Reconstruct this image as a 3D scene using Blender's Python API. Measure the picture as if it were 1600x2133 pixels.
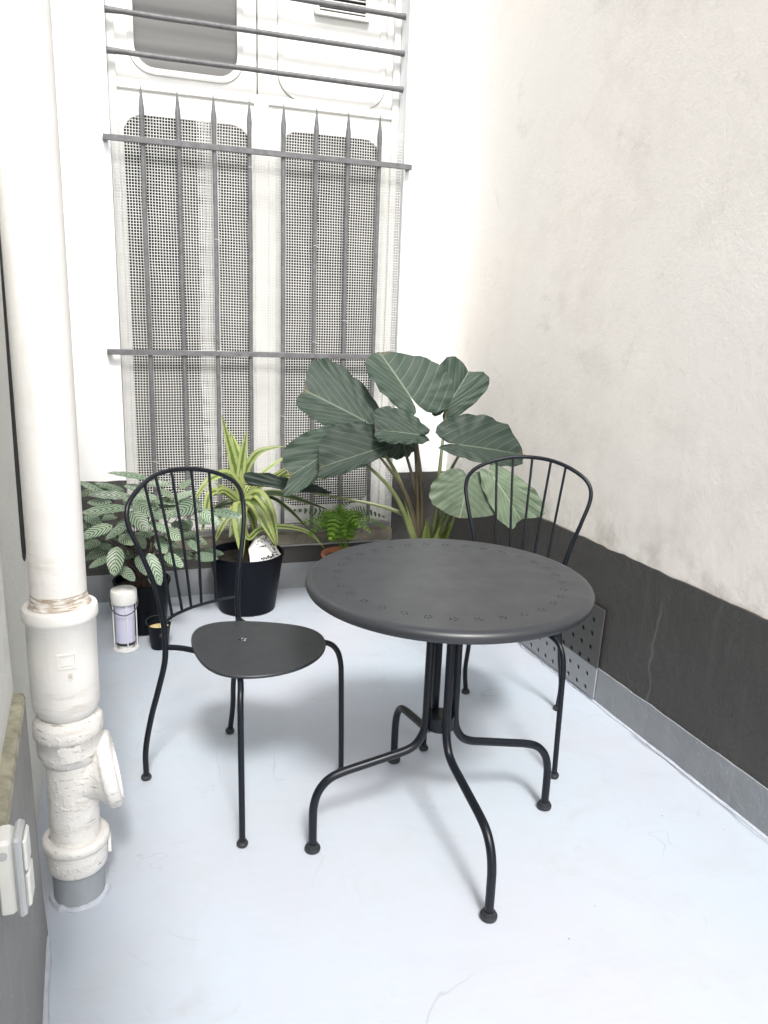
import bpy, bmesh, math, random
from mathutils import Vector, Matrix, noise
from mathutils.geometry import tessellate_polygon
for o in list(bpy.data.objects): bpy.data.objects.remove(o)
S = bpy.context.scene
COL = S.collection
R = math.radians
PI = math.pi
# ------------------------------------------------------------------ camera
cd = bpy.data.cameras.new('camera'); cam = bpy.data.objects.new('camera', cd); COL.objects.link(cam)
cd.sensor_fit = 'HORIZONTAL'; cd.sensor_width = 36.0; cd.lens = 36.2
cd.clip_start = 0.02; cd.clip_end = 200
fw = Vector((0.31151, 0.918435, -0.243802)); rt = Vector((0.949226, -0.312628, 0.035132)); up = Vector((0.043952, 0.242368, 0.969188))
cam.matrix_world = Matrix(((rt.x, up.x, -fw.x, 0), (rt.y, up.y, -fw.y, 0), (rt.z, up.z, -fw.z, 1.3204), (0, 0, 0, 1)))
S.camera = cam
S.render.resolution_x = 768; S.render.resolution_y = 1024
# ------------------------------------------------------------------ sky, sun, exposure
w = bpy.data.worlds.new('World'); S.world = w; w.use_nodes = True
nt = w.node_tree; nt.nodes.clear()
sk = nt.nodes.new('ShaderNodeTexSky'); sk.sky_type = 'NISHITA'; sk.sun_disc = False
SUN_EL, SUN_AZ = 50, -4           # elevation; azimuth of where the light comes from, turned from -y towards +x
sk.sun_elevation = R(SUN_EL); sk.sun_rotation = R(180 - SUN_AZ)
sk.air_density = 1.0; sk.dust_density = 4.0; sk.ozone_density = 0.5
hs = nt.nodes.new('ShaderNodeHueSaturation'); hs.inputs['Saturation'].default_value = 0.30
bg = nt.nodes.new('ShaderNodeBackground'); bg.inputs['Strength'].default_value = 0.13
wo = nt.nodes.new('ShaderNodeOutputWorld')
nt.links.new(sk.outputs[0], hs.inputs['Color']); nt.links.new(hs.outputs[0], bg.inputs[0]); nt.links.new(bg.outputs[0], wo.inputs[0])
sl = bpy.data.lights.new('sun', 'SUN'); sl.energy = 1.5; sl.angle = R(10); sl.color = (1.0, 0.975, 0.94)
sun = bpy.data.objects.new('sun', sl); COL.objects.link(sun)
sd = Vector((math.sin(R(SUN_AZ)) * math.cos(R(SUN_EL)), -math.cos(R(SUN_AZ)) * math.cos(R(SUN_EL)), math.sin(R(SUN_EL))))
sun.rotation_euler = sd.to_track_quat('Z', 'Y').to_euler(); sun.location = sd * 20
vs = S.view_settings; vs.view_transform = 'Standard'; vs.look = 'None'; vs.gamma = 1; vs.use_curve_mapping = False
vs.exposure = 1.1
# ------------------------------------------------------------------ helpers
rnd = random.Random(7)
def V(*a): return Vector(a)
def thing(name, label, cat, loc=(0, 0, 0), rz=0, group=None):
    o = bpy.data.objects.new(name, None); COL.objects.link(o); o.empty_display_size = .05
    o.location = loc; o.rotation_euler = (0, 0, rz); o['label'] = label; o['category'] = cat
    if group: o['group'] = group
    return o
def tag(o, label, cat, group=None):
    o['label'] = label; o['category'] = cat
    if group: o['group'] = group
    return o
def mk(name, verts, faces, mat, parent=None, smooth=True, uv=None, auto=None):
    """one mesh object; if it has a parent at a location, verts are given in world coords minus that location"""
    me = bpy.data.meshes.new(name); me.from_pydata([tuple(v) for v in verts], [], faces)
    if uv:
        l = me.uv_layers.new(name='uv')
        for p in me.polygons:
            for li in p.loop_indices: l.data[li].uv = uv[me.loops[li].vertex_index]
    me.materials.append(mat)
    if smooth:
        me.polygons.foreach_set('use_smooth', [True] * len(me.polygons))
        if auto: me.set_sharp_from_angle(angle=R(auto))
    me.update()
    o = bpy.data.objects.new(name, me); COL.objects.link(o)
    if parent: o.parent = parent
    return o
def copy_obj(o, parent):
    c = o.copy(); COL.objects.link(c); c.parent = parent
    for ch in o.children: copy_obj(ch, c)
    return c
class G:
    """mesh collector"""
    def __init__(s): s.v = []; s.f = []; s.uv = []
    def add(s, v, f, uv=None):
        n = len(s.v); s.v += [Vector(q) for q in v]; s.f += [tuple(i + n for i in q) for q in f]
        if uv: s.uv += uv
        return s
    def off(s, d): s.v = [q + Vector(d) for q in s.v]; return s
    def obj(s, name, mat, parent=None, smooth=True, auto=40): return mk(name, s.v, s.f, mat, parent, smooth, s.uv or None, auto)
def box(x0, x1, y0, y1, z0, z1):
    v = [(x, y, z) for z in (z0, z1) for y in (y0, y1) for x in (x0, x1)]
    return v, [(0, 2, 3, 1), (4, 5, 7, 6), (0, 1, 5, 4), (2, 6, 7, 3), (0, 4, 6, 2), (1, 3, 7, 5)]
def bbox(x0, x1, y0, y1, z0, z1, b=.003):
    """bevelled box: three stacked rings"""
    v = []; f = []
    rings = [(z0, b), (z0 + b, 0), (z1 - b, 0), (z1, b)]
    for z, i in rings:
        a, c, d, e = x0 + i, x1 - i, y0 + i, y1 - i; k = b if i == 0 else b * .4
        v += [(a + k, d, z), (c - k, d, z), (c, d + k, z), (c, e - k, z), (c - k, e, z), (a + k, e, z), (a, e - k, z), (a, d + k, z)]
    for r in range(3):
        for j in range(8): f.append((r * 8 + j, r * 8 + (j + 1) % 8, r * 8 + 8 + (j + 1) % 8, r * 8 + 8 + j))
    f.append(tuple(range(7, -1, -1))); f.append(tuple(range(24, 32)))
    return v, f
def cr(pts, k=8):
    pts = [Vector(p) for p in pts]; pts = [2 * pts[0] - pts[1]] + pts + [2 * pts[-1] - pts[-2]]; o = []
    for i in range(1, len(pts) - 2):
        a, b, c, d = pts[i - 1:i + 3]
        for j in range(k):
            t = j / k; o.append(.5 * ((2 * b) + (-a + c) * t + (2 * a - 5 * b + 4 * c - d) * t * t + (-a + 3 * b - 3 * c + d) * t ** 3))
    o.append(pts[-2]); return o
def tube(pts, r, seg=10, cap=True):
    pts = [Vector(p) for p in pts]; n = len(pts); rr = r if isinstance(r, (list, tuple)) else [r] * n
    v = []; f = []; t0 = (pts[1] - pts[0]).normalized()
    nx = t0.orthogonal().normalized()
    for i in range(n):
        t = ((pts[min(i + 1, n - 1)] - pts[max(i - 1, 0)])).normalized()
        nx = (nx - t * nx.dot(t)).normalized(); ny = t.cross(nx)
        for j in range(seg):
            a = 2 * PI * j / seg; v.append(pts[i] + (nx * math.cos(a) + ny * math.sin(a)) * rr[i])
    for i in range(n - 1):
        for j in range(seg): f.append((i * seg + j, i * seg + (j + 1) % seg, (i + 1) * seg + (j + 1) % seg, (i + 1) * seg + j))
    if cap: f.append(tuple(range(seg - 1, -1, -1))); f.append(tuple((n - 1) * seg + j for j in range(seg)))
    return v, f
def lathe(prof, seg=40, c=(0, 0, 0), capb=True, capt=True, jit=None):
    v = []; f = []
    for i, (r, z) in enumerate(prof):
        for j in range(seg):
            a = 2 * PI * j / seg; q = r + (jit(a, z) if jit else 0); v.append((c[0] + q * math.cos(a), c[1] + q * math.sin(a), c[2] + z))
    for i in range(len(prof) - 1):
        for j in range(seg): f.append((i * seg + j, i * seg + (j + 1) % seg, (i + 1) * seg + (j + 1) % seg, (i + 1) * seg + j))
    if capb: f.append(tuple(range(seg - 1, -1, -1)))
    if capt: f.append(tuple((len(prof) - 1) * seg + j for j in range(seg)))
    return v, f
def grid(fn, nu, nv):
    v = [fn(i / nu, j / nv) for j in range(nv + 1) for i in range(nu + 1)]
    f = [(j * (nu + 1) + i, j * (nu + 1) + i + 1, (j + 1) * (nu + 1) + i + 1, (j + 1) * (nu + 1) + i) for j in range(nv) for i in range(nu)]
    return v, f
def rrect(x0, x1, z0, z1, r, n=7):
    o = []
    for cx, cz, a0 in ((x1 - r, z1 - r, 0), (x0 + r, z1 - r, 90), (x0 + r, z0 + r, 180), (x1 - r, z0 + r, 270)):
        for k in range(n + 1): a = R(a0 + 90 * k / n); o.append((cx + r * math.cos(a), cz + r * math.sin(a)))
    return o
def holed(outer, holes, y, axis='y'):
    """flat sheet with real holes (list of 2D loops)"""
    loops = [[Vector((p[0], p[1], 0)) for p in outer]] + [[Vector((p[0], p[1], 0)) for p in h] for h in holes]
    t = tessellate_polygon(loops); flat = [p for l in loops for p in l]
    if axis == 'y': vv = [(p.x, y, p.y) for p in flat]
    elif axis == 'z': vv = [(p.x, p.y, y) for p in flat]
    else: vv = [(y, p.x, p.y) for p in flat]
    f = []
    for a, b, c in t:
        A, B, Cc = (Vector(vv[i]) for i in (a, b, c)); n = (B - A).cross(Cc - A)
        s = {'y': -n.y, 'z': n.z, 'x': -n.x}[axis]
        f.append((a, b, c) if s > 0 else (a, c, b))
    return vv, f
def ring(o, i, y0, y1):
    """solid ring between two 2D loops of equal count in the xz plane, front y0, back y1"""
    n = len(o); v = [(p[0], y1, p[1]) for p in o] + [(p[0], y0, p[1]) for p in o] + [(p[0], y0, p[1]) for p in i] + [(p[0], y1, p[1]) for p in i]
    f = []
    for k in range(3):
        for j in range(n): a, b = k * n + j, k * n + (j + 1) % n; f.append((a, b, b + n, a + n))
    return v, f
# ------------------------------------------------------------------ materials
def mat(name):
    m = bpy.data.materials.new(name); m.use_nodes = True; t = m.node_tree
    return m, t, t.nodes['Principled BSDF']
def N(t, typ, **kw):
    n = t.nodes.new(typ)
    for k, v in kw.items():
        if k in n.inputs: n.inputs[k].default_value = v
        else: setattr(n, k, v)
    return n
def L(t, a, b): t.links.new(a, b)
def mathn(t, op, a, b=None, clamp=False):
    n = t.nodes.new('ShaderNodeMath'); n.operation = op; n.use_clamp = clamp
    for i, q in enumerate((a, b)):
        if q is None: continue
        if hasattr(q, 'links'): L(t, q, n.inputs[i])
        else: n.inputs[i].default_value = q
    return n.outputs[0]
def ramp(t, src, stops, interp='LINEAR'):
    n = t.nodes.new('ShaderNodeValToRGB'); e = n.color_ramp.elements; n.color_ramp.interpolation = interp
    while len(e) < len(stops): e.new(.5)
    for i, (p, c) in enumerate(stops):
        e[i].position = p; e[i].color = (c, c, c, 1) if not isinstance(c, tuple) else c + (1,)
    L(t, src, n.inputs[0]); return n.outputs[0]
def mix(t, fac, a, b, mode='MIX'):
    n = t.nodes.new('ShaderNodeMix'); n.data_type = 'RGBA'; n.blend_type = mode
    for s, q in ((0, fac), (6, a), (7, b)):
        if hasattr(q, 'links'): L(t, q, n.inputs[s])
        elif isinstance(q, tuple): n.inputs[s].default_value = q + (1,)
        else: n.inputs[s].default_value = q
    return n.outputs[2]
def noi(t, vec, scale, detail=4, rough=.6, dist=0):
    n = N(t, 'ShaderNodeTexNoise', Scale=scale, Detail=detail, Roughness=rough, Distortion=dist); L(t, vec, n.inputs['Vector']); return n.outputs[0]
def bump(t, b, h, strength, dist):
    n = N(t, 'ShaderNodeBump', Strength=strength, Distance=dist); L(t, h, n.inputs['Height']); L(t, n.outputs[0], b.inputs['Normal']); return n
def gpos(t): return t.nodes.new('ShaderNodeNewGeometry').outputs['Position']
def ocoord(t): return t.nodes.new('ShaderNodeTexCoord').outputs['Object']
def simple(name, col, rough=.5, var=.12, sc=12, bs=0, bd=.001, bsc=60, metal=0, spec=.5, coat=0):
    m, t, b = mat(name); p = ocoord(t); n = noi(t, p, sc)
    lo = tuple(c * (1 - var) for c in col); hi = tuple(min(1, c * (1 + var)) for c in col)
    L(t, ramp(t, n, [(.3, lo), (.7, hi)]), b.inputs['Base Color'])
    L(t, ramp(t, noi(t, p, sc * 3), [(.3, max(0, rough - .07)), (.7, min(1, rough + .07))]), b.inputs['Roughness'])
    b.inputs['Metallic'].default_value = metal; b.inputs['Specular IOR Level'].default_value = spec; b.inputs['Coat Weight'].default_value = coat
    if bs: bump(t, b, noi(t, p, bsc, 5), bs, bd)
    return m
def plaster(name, col, stain, bs, sc, smin=.52, smax=.8, amt=.6, lower=None):
    """rendered wall: grain relief, faint mottling, grime patches"""
    m, t, b = mat(name); p = gpos(t)
    big = noi(t, p, 1.6, 5, .62, .4); mid = noi(t, p, 7, 5, .65); fine = noi(t, p, sc, 4, .62); fine2 = noi(t, p, sc * .35, 3, .5)
    c = mix(t, ramp(t, mid, [(.35, 0.0), (.7, .35)]), col, tuple(q * .93 for q in col))
    grime = mathn(t, 'MULTIPLY', ramp(t, big, [(smin, 0.0), (smax, 1.0)]), ramp(t, mid, [(.4, .1), (.68, 1.0)]))
    c = mix(t, mathn(t, 'MULTIPLY', grime, amt), c, stain)
    hue = noi(t, p, .9, 3, .5); c = mix(t, ramp(t, hue, [(.40, 0.0), (.60, .55)]), c, (col[0] * .965, col[1] * 1.0, col[2] * 1.03))
    sm = mathn(t, 'MULTIPLY', ramp(t, noi(t, p, 3.7, 6, .72, .5), [(.59, 0.0), (.72, .6)]), ramp(t, fine, [(.35, .3), (.6, 1.0)])); c = mix(t, sm, c, stain)
    speck = ramp(t, fine, [(.28, 1.0), (.36, 0.0)]); c = mix(t, mathn(t, 'MULTIPLY', speck, .35), c, stain)
    if lower:   # splash-back dirt line just above the dado (a stain with its own shape)
        z0, z1 = lower; sx = N(t, 'ShaderNodeSeparateXYZ'); L(t, p, sx.inputs[0])
        h = mathn(t, 'SUBTRACT', 1.0, mathn(t, 'DIVIDE', mathn(t, 'SUBTRACT', sx.outputs[2], z0), z1 - z0), True)
        h = mathn(t, 'MULTIPLY', mathn(t, 'POWER', h, 1.7), ramp(t, noi(t, p, 9, 5, .7), [(.45, 0.0), (.70, .6)]))
        c = mix(t, h, c, (.33, .29, .23))
    L(t, c, b.inputs['Base Color']); b.inputs['Roughness'].default_value = .88; b.inputs['Specular IOR Level'].default_value = .25
    hgt = mathn(t, 'ADD', fine, mathn(t, 'MULTIPLY', fine2, 1.2)); bump(t, b, hgt, bs, .006)
    return m
M = {}
M['wall_white'] = plaster('white_plaster', (.86, .86, .85), (.62, .61, .58), .12, 55, amt=.25)
M['wall_cream'] = plaster('cream_roughcast', (.865, .815, .75), (.54, .495, .435), .15, 120, lower=(.58, .80), smin=.42, smax=.66, amt=.42)
M['wall_left'] = plaster('pale_roughcast', (.70, .69, .64), (.45, .44, .40), .4, 110, amt=.35)
def paint_band(name, col, bs, drip=False):
    m, t, b = mat(name); p = gpos(t); mid = noi(t, p, 6, 5, .6); fine = noi(t, p, 80, 4, .6); f2 = noi(t, p, 28, 3)
    c = mix(t, ramp(t, mid, [(.3, 0.0), (.75, 1.0)]), tuple(q * .9 for q in col), tuple(q * 1.12 for q in col))
    mp = N(t, 'ShaderNodeMapping'); mp.inputs['Scale'].default_value = (14, 14, 1.2); L(t, p, mp.inputs[0])
    c = mix(t, ramp(t, noi(t, mp.outputs[0], 1.6, 5, .6), [(.58, 0.0), (.8, .3)]), c, tuple(min(1, q * 2.0 + .01) for q in col))
    sp = ramp(t, noi(t, p, 150, 2), [(.70, 0.0), (.74, .5)]); c = mix(t, sp, c, tuple(min(1, q * 3 + .05) for q in col))
    if drip:
        sx = N(t, 'ShaderNodeSeparateXYZ'); L(t, p, sx.inputs[0])
        wob = mathn(t, 'MULTIPLY', mathn(t, 'SUBTRACT', noi(t, p, 7, 2), .5), .07)
        d = mathn(t, 'ABSOLUTE', mathn(t, 'SUBTRACT', mathn(t, 'ADD', sx.outputs[1], wob), 1.905))
        k = mathn(t, 'MULTIPLY', ramp(t, d, [(.001, 1.0), (.006, 0.0)]), ramp(t, sx.outputs[2], [(.44, .42), (.50, 0.0)]))
        c = mix(t, k, c, (.22, .21, .20))
    L(t, c, b.inputs['Base Color']); b.inputs['Roughness'].default_value = .62
    bump(t, b, mathn(t, 'ADD', fine, mathn(t, 'MULTIPLY', f2, 1.3)), bs, .005); return m
M['dado'] = paint_band('charcoal_wall_paint', (.057, .0545, .051), .6, True)
M['skirt'] = paint_band('grey_skirting_paint', (.26, .275, .29), .35)
M['plinth'] = paint_band('grey_plinth_paint', (.22, .22, .215), .2)
M['moss'] = simple('mossy_ledge', (.33, .315, .235), .9, .35, 30, .6, .003, 120)
def floor_mat():
    m, t, b = mat('pale_blue_floor_paint'); p = gpos(t)
    big = noi(t, p, 1.3, 5, .6, .3); mid = noi(t, p, 5, 6, .65, .6); fine = noi(t, p, 60, 4, .6)
    c = mix(t, ramp(t, big, [(.3, 0.0), (.72, 1.0)]), (.47, .485, .54), (.455, .53, .60))
    c = mix(t, ramp(t, mid, [(.5, 0.0), (.8, .5)]), c, (.43, .44, .465))
    mp = N(t, 'ShaderNodeMapping'); mp.inputs['Rotation'].default_value = (0, 0, .35); mp.inputs['Scale'].default_value = (1, 9, 1); L(t, p, mp.inputs[0])
    c = mix(t, ramp(t, noi(t, mp.outputs[0], 6, 5, .7), [(.45, 0.0), (.8, .35)]), c, (.50, .535, .60))
    cl = mathn(t, 'ABSOLUTE', mathn(t, 'SUBTRACT', noi(t, p, 2.1, 3, .55, .8), .5))
    ck = mathn(t, 'MULTIPLY', ramp(t, cl, [(.0005, 1.0), (.003, 0.0)]), ramp(t, noi(t, p, 2.7, 2), [(.52, 0.0), (.64, .5)]))
    c = mix(t, ck, c, (.30, .30, .31))
    sc = ramp(t, noi(t, p, 3.3, 7, .75, 1.2), [(.56, 0.0), (.72, .42)]); c = mix(t, sc, c, (.395, .40, .415))
    mp2 = N(t, 'ShaderNodeMapping'); mp2.inputs['Rotation'].default_value = (0, 0, -.9); mp2.inputs['Scale'].default_value = (1, 26, 1); L(t, p, mp2.inputs[0])
    c = mix(t, ramp(t, noi(t, mp2.outputs[0], 5, 4, .6), [(.66, 0.0), (.74, .35)]), c, (.40, .41, .43))
    vo = N(t, 'ShaderNodeTexVoronoi', Scale=13.0); L(t, p, vo.inputs['Vector'])
    sp = mathn(t, 'MULTIPLY', ramp(t, vo.outputs['Distance'], [(.022, 1.0), (.035, 0.0)]), ramp(t, vo.outputs['Color'], [(.60, 0.0), (.66, .85)]))
    c = mix(t, sp, c, (.16, .15, .14))
    L(t, c, b.inputs['Base Color']); L(t, ramp(t, mid, [(.3, .34), (.75, .62)]), b.inputs['Roughness'])
    b.inputs['Specular IOR Level'].default_value = .35
    bump(t, b, mathn(t, 'ADD', mathn(t, 'MULTIPLY', mid, 2.0), mathn(t, 'MULTIPLY', fine, .35)), .22, .004); return m
M['floor'] = floor_mat()
M['caulk'] = simple('floor_paint_caulk', (.50, .53, .59), .5, .12, 30, .7, .004, 60)
M['crack'] = simple('open_joint', (.10, .095, .09), .9)
def metal_mat(name, col, rough, bs=.05, spec=.32):
    m, t, b = mat(name); p = ocoord(t)
    L(t, ramp(t, noi(t, p, 9), [(.3, tuple(c * .9 for c in col)), (.7, tuple(c * 1.12 for c in col))]), b.inputs['Base Color'])
    L(t, ramp(t, noi(t, p, 14, 5), [(.3, rough - .05), (.7, rough + .06)]), b.inputs['Roughness']); b.inputs['Specular IOR Level'].default_value = spec
    bump(t, b, noi(t, p, 700, 2), bs, .0006); return m
M['anthracite'] = metal_mat('anthracite_powder_coat', (.0050, .0072, .0115), .36)
M['anthracite_sheen_top'] = metal_mat('anthracite_sheet_sky_sheen', (.025, .0275, .032), .38, bs=.012, spec=.5)  # same coat made paler: sky sheen on flat tops put into the colour
M['foot'] = simple('dark_plastic_foot', (.02, .022, .026), .5)
M['iron'] = simple('grey_painted_iron', (.135, .135, .14), .55, .25, 40, .5, .002, 90)
M['net'] = simple('white_plastic_net', (.72, .72, .70), .55, .08, 8)
M['leaf_white'] = simple('white_painted_sheet_metal', (.80, .80, .77), .45, .06, 5, .15, .004, 14)
M['gasket'] = simple('grey_white_gasket', (.66, .66, .64), .6, .12, 20)
M['groove'] = simple('dull_groove', (.42, .40, .36), .8, .3, 30)  # greyer ring colour along the panel outline
M['gap_shade'] = simple('painted_gap_shade', (.02, .02, .02), .8)  # flat black painted in for the shade inside openings and slots
M['sill'] = simple('weathered_sill', (.17, .155, .12), .85, .4, 14, .6, .004, 40)
M['black_tube'] = simple('matt_black', (.035, .036, .038), .55)
def glass_mat(name, col, col2, rough, band=0):
    m, t, b = mat(name); p = gpos(t); mp = N(t, 'ShaderNodeMapping'); mp.inputs['Scale'].default_value = (.35, 1, 7) if band else (2, 1, .7); L(t, p, mp.inputs[0])
    L(t, ramp(t, noi(t, mp.outputs[0], 1.6 if band else 2.5, 4, .5), [(.38, col), (.66, col2)]), b.inputs['Base Color'])
    b.inputs['Roughness'].default_value = rough; b.inputs['Specular IOR Level'].default_value = .5
    return m
M['pane_dark'] = glass_mat('dark_dusty_glass', (.012, .014, .013), (.055, .06, .05), .22)
M['pane_grey'] = glass_mat('grey_frosted_glass', (.13, .13, .125), (.19, .19, .185), .4, 1)
M['curtain_reflection'] = simple('pale_curtain_reflection', (.30, .30, .275), .9, .2, 20)
def pipe_mat(nm, bs, chip, lump):
    m, t, b = mat(nm); p = gpos(t)
    mp = N(t, 'ShaderNodeMapping'); mp.inputs['Scale'].default_value = (3, 3, 22); L(t, p, mp.inputs[0])
    c = mix(t, ramp(t, noi(t, p, 9, 5), [(.35, 0.0), (.75, 1.0)]), (.80, .79, .765), (.74, .72, .685))
    st = mathn(t, 'MULTIPLY', ramp(t, noi(t, mp.outputs[0], 2.2, 5, .7), [(.52, 0.0), (.70, .7)]), ramp(t, noi(t, p, 7, 4), [(.43, 0.0), (.62, 1.0)]))
    sx = N(t, 'ShaderNodeSeparateXYZ'); L(t, p, sx.inputs[0])
    st = mathn(t, 'MULTIPLY', st, ramp(t, mathn(t, 'DIVIDE', sx.outputs[2], 2.0), [(.40, 1.0), (.46, .12)]))
    c = mix(t, st, c, (.46, .40, .33))
    ch = mathn(t, 'MULTIPLY', ramp(t, noi(t, mp.outputs[0], 9, 4, .65), [(chip, 0.0), (chip + .03, .8)]), ramp(t, mathn(t, 'DIVIDE', sx.outputs[2], 2.0), [(.35, 1.0), (.40, .10)])); c = mix(t, ch, c, (.30, .26, .23))
    L(t, c, b.inputs['Base Color']); b.inputs['Roughness'].default_value = .5
    h = mathn(t, 'ADD', noi(t, p, 60, 5, .65), mathn(t, 'MULTIPLY', noi(t, p, 22, 3), 1.4)); vm = N(t, 'ShaderNodeMapping'); vm.inputs['Scale'].default_value = (30, 30, 3); L(t, p, vm.inputs[0])
    c = mix(t, ramp(t, noi(t, vm.outputs[0], 1.1, 4, .6), [(.56, 0.0), (.8, .4)]), c, (.55, .52, .48)); L(t, c, b.inputs['Base Color'])
    if lump: h = mathn(t, 'ADD', h, mathn(t, 'MULTIPLY', ramp(t, noi(t, p, 75, 2, .4), [(.55, 0.0), (.70, 1.0)]), 1.6))
    bump(t, b, h, bs, .005); return m
M['pipe'] = pipe_mat('chalky_white_pipe_paint', .16, .70, False)
M['pipe_lumpy'] = pipe_mat('thick_bubbled_white_paint', .26, .625, True)
M['pipe_grey'] = simple('grey_painted_pipe', (.30, .325, .35), .45, .08, 14, .2, .002, 40)
def grime_mat():
    m, t, b = mat('rim_grime'); p = gpos(t); mp = N(t, 'ShaderNodeMapping'); mp.inputs['Scale'].default_value = (6, 6, 40); L(t, p, mp.inputs[0])
    k = ramp(t, noi(t, mp.outputs[0], 3.0, 5, .7), [(.42, 0.0), (.56, 1.0)]); L(t, mix(t, k, (.76, .74, .70), (.36, .29, .22)), b.inputs['Base Color']); b.inputs['Roughness'].default_value = .85
    bump(t, b, noi(t, p, 120, 4), .6, .003); return m
M['grime'] = grime_mat()
M['box_white'] = simple('off_white_plastic', (.72, .72, .69), .45, .05, 10)
M['box_grey'] = simple('light_grey_plastic', (.44, .46, .47), .45, .05, 10)
M['pot_black'] = simple('navy_black_plastic_pot', (.0035, .005, .0085), .42, .2, 8, spec=.13)
M['soil'] = simple('dark_soil', (.022, .017, .013), .95, .6, 70, 1.0, .01, 60)
M['terracotta'] = simple('terracotta', (.40, .15, .075), .8, .25, 14, .2, .002, 60)
M['bag'] = simple('white_plastic_bag', (.78, .78, .77), .35, .06, 10, .5, .006, 22)
M['ink'] = simple('black_print', (.02, .02, .022), .6)
M['cap_white'] = simple('white_enamel', (.82, .81, .78), .4, .04, 10)
M['wire_white'] = simple('white_wire', (.78, .78, .78), .4, .04)
M['diffuser'] = simple('milky_lavender_diffuser', (.66, .66, .82), .35, .05, 6)
M['wax'] = simple('cream_wax', (.72, .58, .30), .5, .12, 14)
def leaf_mat(name, fn, rough=.42, trans=.25, spec=.4):
    m, t, b = mat(name); u = t.nodes.new('ShaderNodeUVMap'); u.uv_map = 'uv'; s = N(t, 'ShaderNodeSeparateXYZ'); L(t, u.outputs[0], s.inputs[0])
    x = mathn(t, 'ABSOLUTE', mathn(t, 'MULTIPLY', mathn(t, 'SUBTRACT', s.outputs[0], .5), 2.0)); y = s.outputs[1]; p = gpos(t)
    c, h = fn(t, b, x, y, p)
    oi = t.nodes.new('ShaderNodeObjectInfo'); hv = N(t, 'ShaderNodeHueSaturation'); L(t, c, hv.inputs['Color'])
    L(t, ramp(t, oi.outputs['Random'], [(0.0, .72), (1.0, 1.28)]), hv.inputs['Value'])
    L(t, ramp(t, noi(t, oi.outputs['Location'], 300, 1), [(.3, .485), (.7, .51)]), hv.inputs['Hue']); c = hv.outputs[0]
    br = mathn(t, 'MULTIPLY', ramp(t, y, [(.93, 0.0), (1.0, .7)]), ramp(t, noi(t, p, 12, 2), [(.45, 0.0), (.6, 1.0)])); c = mix(t, br, c, (.16, .10, .05))
    L(t, c, b.inputs['Base Color']); b.inputs['Roughness'].default_value = rough; b.inputs['Specular IOR Level'].default_value = spec
    if h is not None: bump(t, b, h, .22, .003)
    tr = t.nodes.new('ShaderNodeBsdfTranslucent'); L(t, c, tr.inputs[0]); ms = t.nodes.new('ShaderNodeMixShader'); ms.inputs[0].default_value = trans
    L(t, b.outputs[0], ms.inputs[1]); L(t, tr.outputs[0], ms.inputs[2]); L(t, ms.outputs[0], t.nodes['Material Output'].inputs[0])
    return m
def alo(g, pale, vein):
    def fn(t, b, x, y, p):
        base = mix(t, ramp(t, noi(t, p, 16, 4), [(.3, 0.0), (.7, 1.0)]), g, tuple(q * 1.35 for q in g))
        # lateral veins sweep from the midrib outwards to the tip
        ph = mathn(t, 'SUBTRACT', mathn(t, 'MULTIPLY', y, 8.0), mathn(t, 'MULTIPLY', mathn(t, 'POWER', x, 1.25), 3.4))
        fr = mathn(t, 'ABSOLUTE', mathn(t, 'SUBTRACT', mathn(t, 'FRACT', ph), .5))
        lat = ramp(t, fr, [(.02, 1.0), (.085, 0.0)]); rel = ramp(t, fr, [(0.0, 0.0), (.5, 1.0)])
        mid = ramp(t, x, [(.010, 1.0), (.035, 0.0)]); rim = ramp(t, x, [(.985, 0.0), (1.0, .35)])
        k = mathn(t, 'MAXIMUM', mathn(t, 'MULTIPLY', lat, vein), mid)
        c = mix(t, k, base, pale)
        return c, rel
    return leaf_mat('elephant_ear_leaf_' + name_of(g), fn, .55, .12, .3)
def name_of(g): return '%02d%02d' % (int(g[0] * 100), int(g[1] * 100))
M['alo'] = alo((.026, .042, .030), (.125, .165, .115), .42)
M['alo_backlit'] = alo((.115, .150, .10), (.30, .36, .25), .5)  # paler copy of the leaf colour, backlight on two blades painted in
M['petiole'] = simple('olive_petiole', (.105, .125, .045), .4, .35, 8)
M['sheath'] = simple('bright_green_sheath', (.15, .20, .045), .45, .3, 20)
M['petiole_dark'] = simple('brown_petiole', (.06, .05, .028), .4, .35, 8)
def cten(t, b, x, y, p):
    ph = mathn(t, 'SUBTRACT', mathn(t, 'MULTIPLY', y, 8.0), mathn(t, 'MULTIPLY', mathn(t, 'POWER', x, 1.3), 2.4))
    fr = mathn(t, 'ABSOLUTE', mathn(t, 'SUBTRACT', mathn(t, 'FRACT', mathn(t, 'ADD', ph, mathn(t, 'MULTIPLY', noi(t, p, 30, 2), .25))), .5))
    k = ramp(t, fr, [(.15, 1.0), (.21, 0.0)]); k = mathn(t, 'MULTIPLY', k, ramp(t, x, [(.02, .3), (.1, 1.0)]))
    k = mathn(t, 'MAXIMUM', k, ramp(t, x, [(.93, 0.0), (1.0, .8)])); k = mathn(t, 'MAXIMUM', k, ramp(t, x, [(.015, .7), (.04, 0.0)]))
    pale = mix(t, ramp(t, noi(t, p, 9, 3), [(.35, 0.0), (.65, 1.0)]), (.17, .26, .175), (.31, .39, .27))
    return mix(t, k, pale, (.010, .022, .013)), None
M['cten'] = leaf_mat('striped_prayer_plant_leaf', cten, .38, .15)
M['cten_stem'] = simple('dark_red_stalk', (.045, .03, .025), .5)
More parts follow.
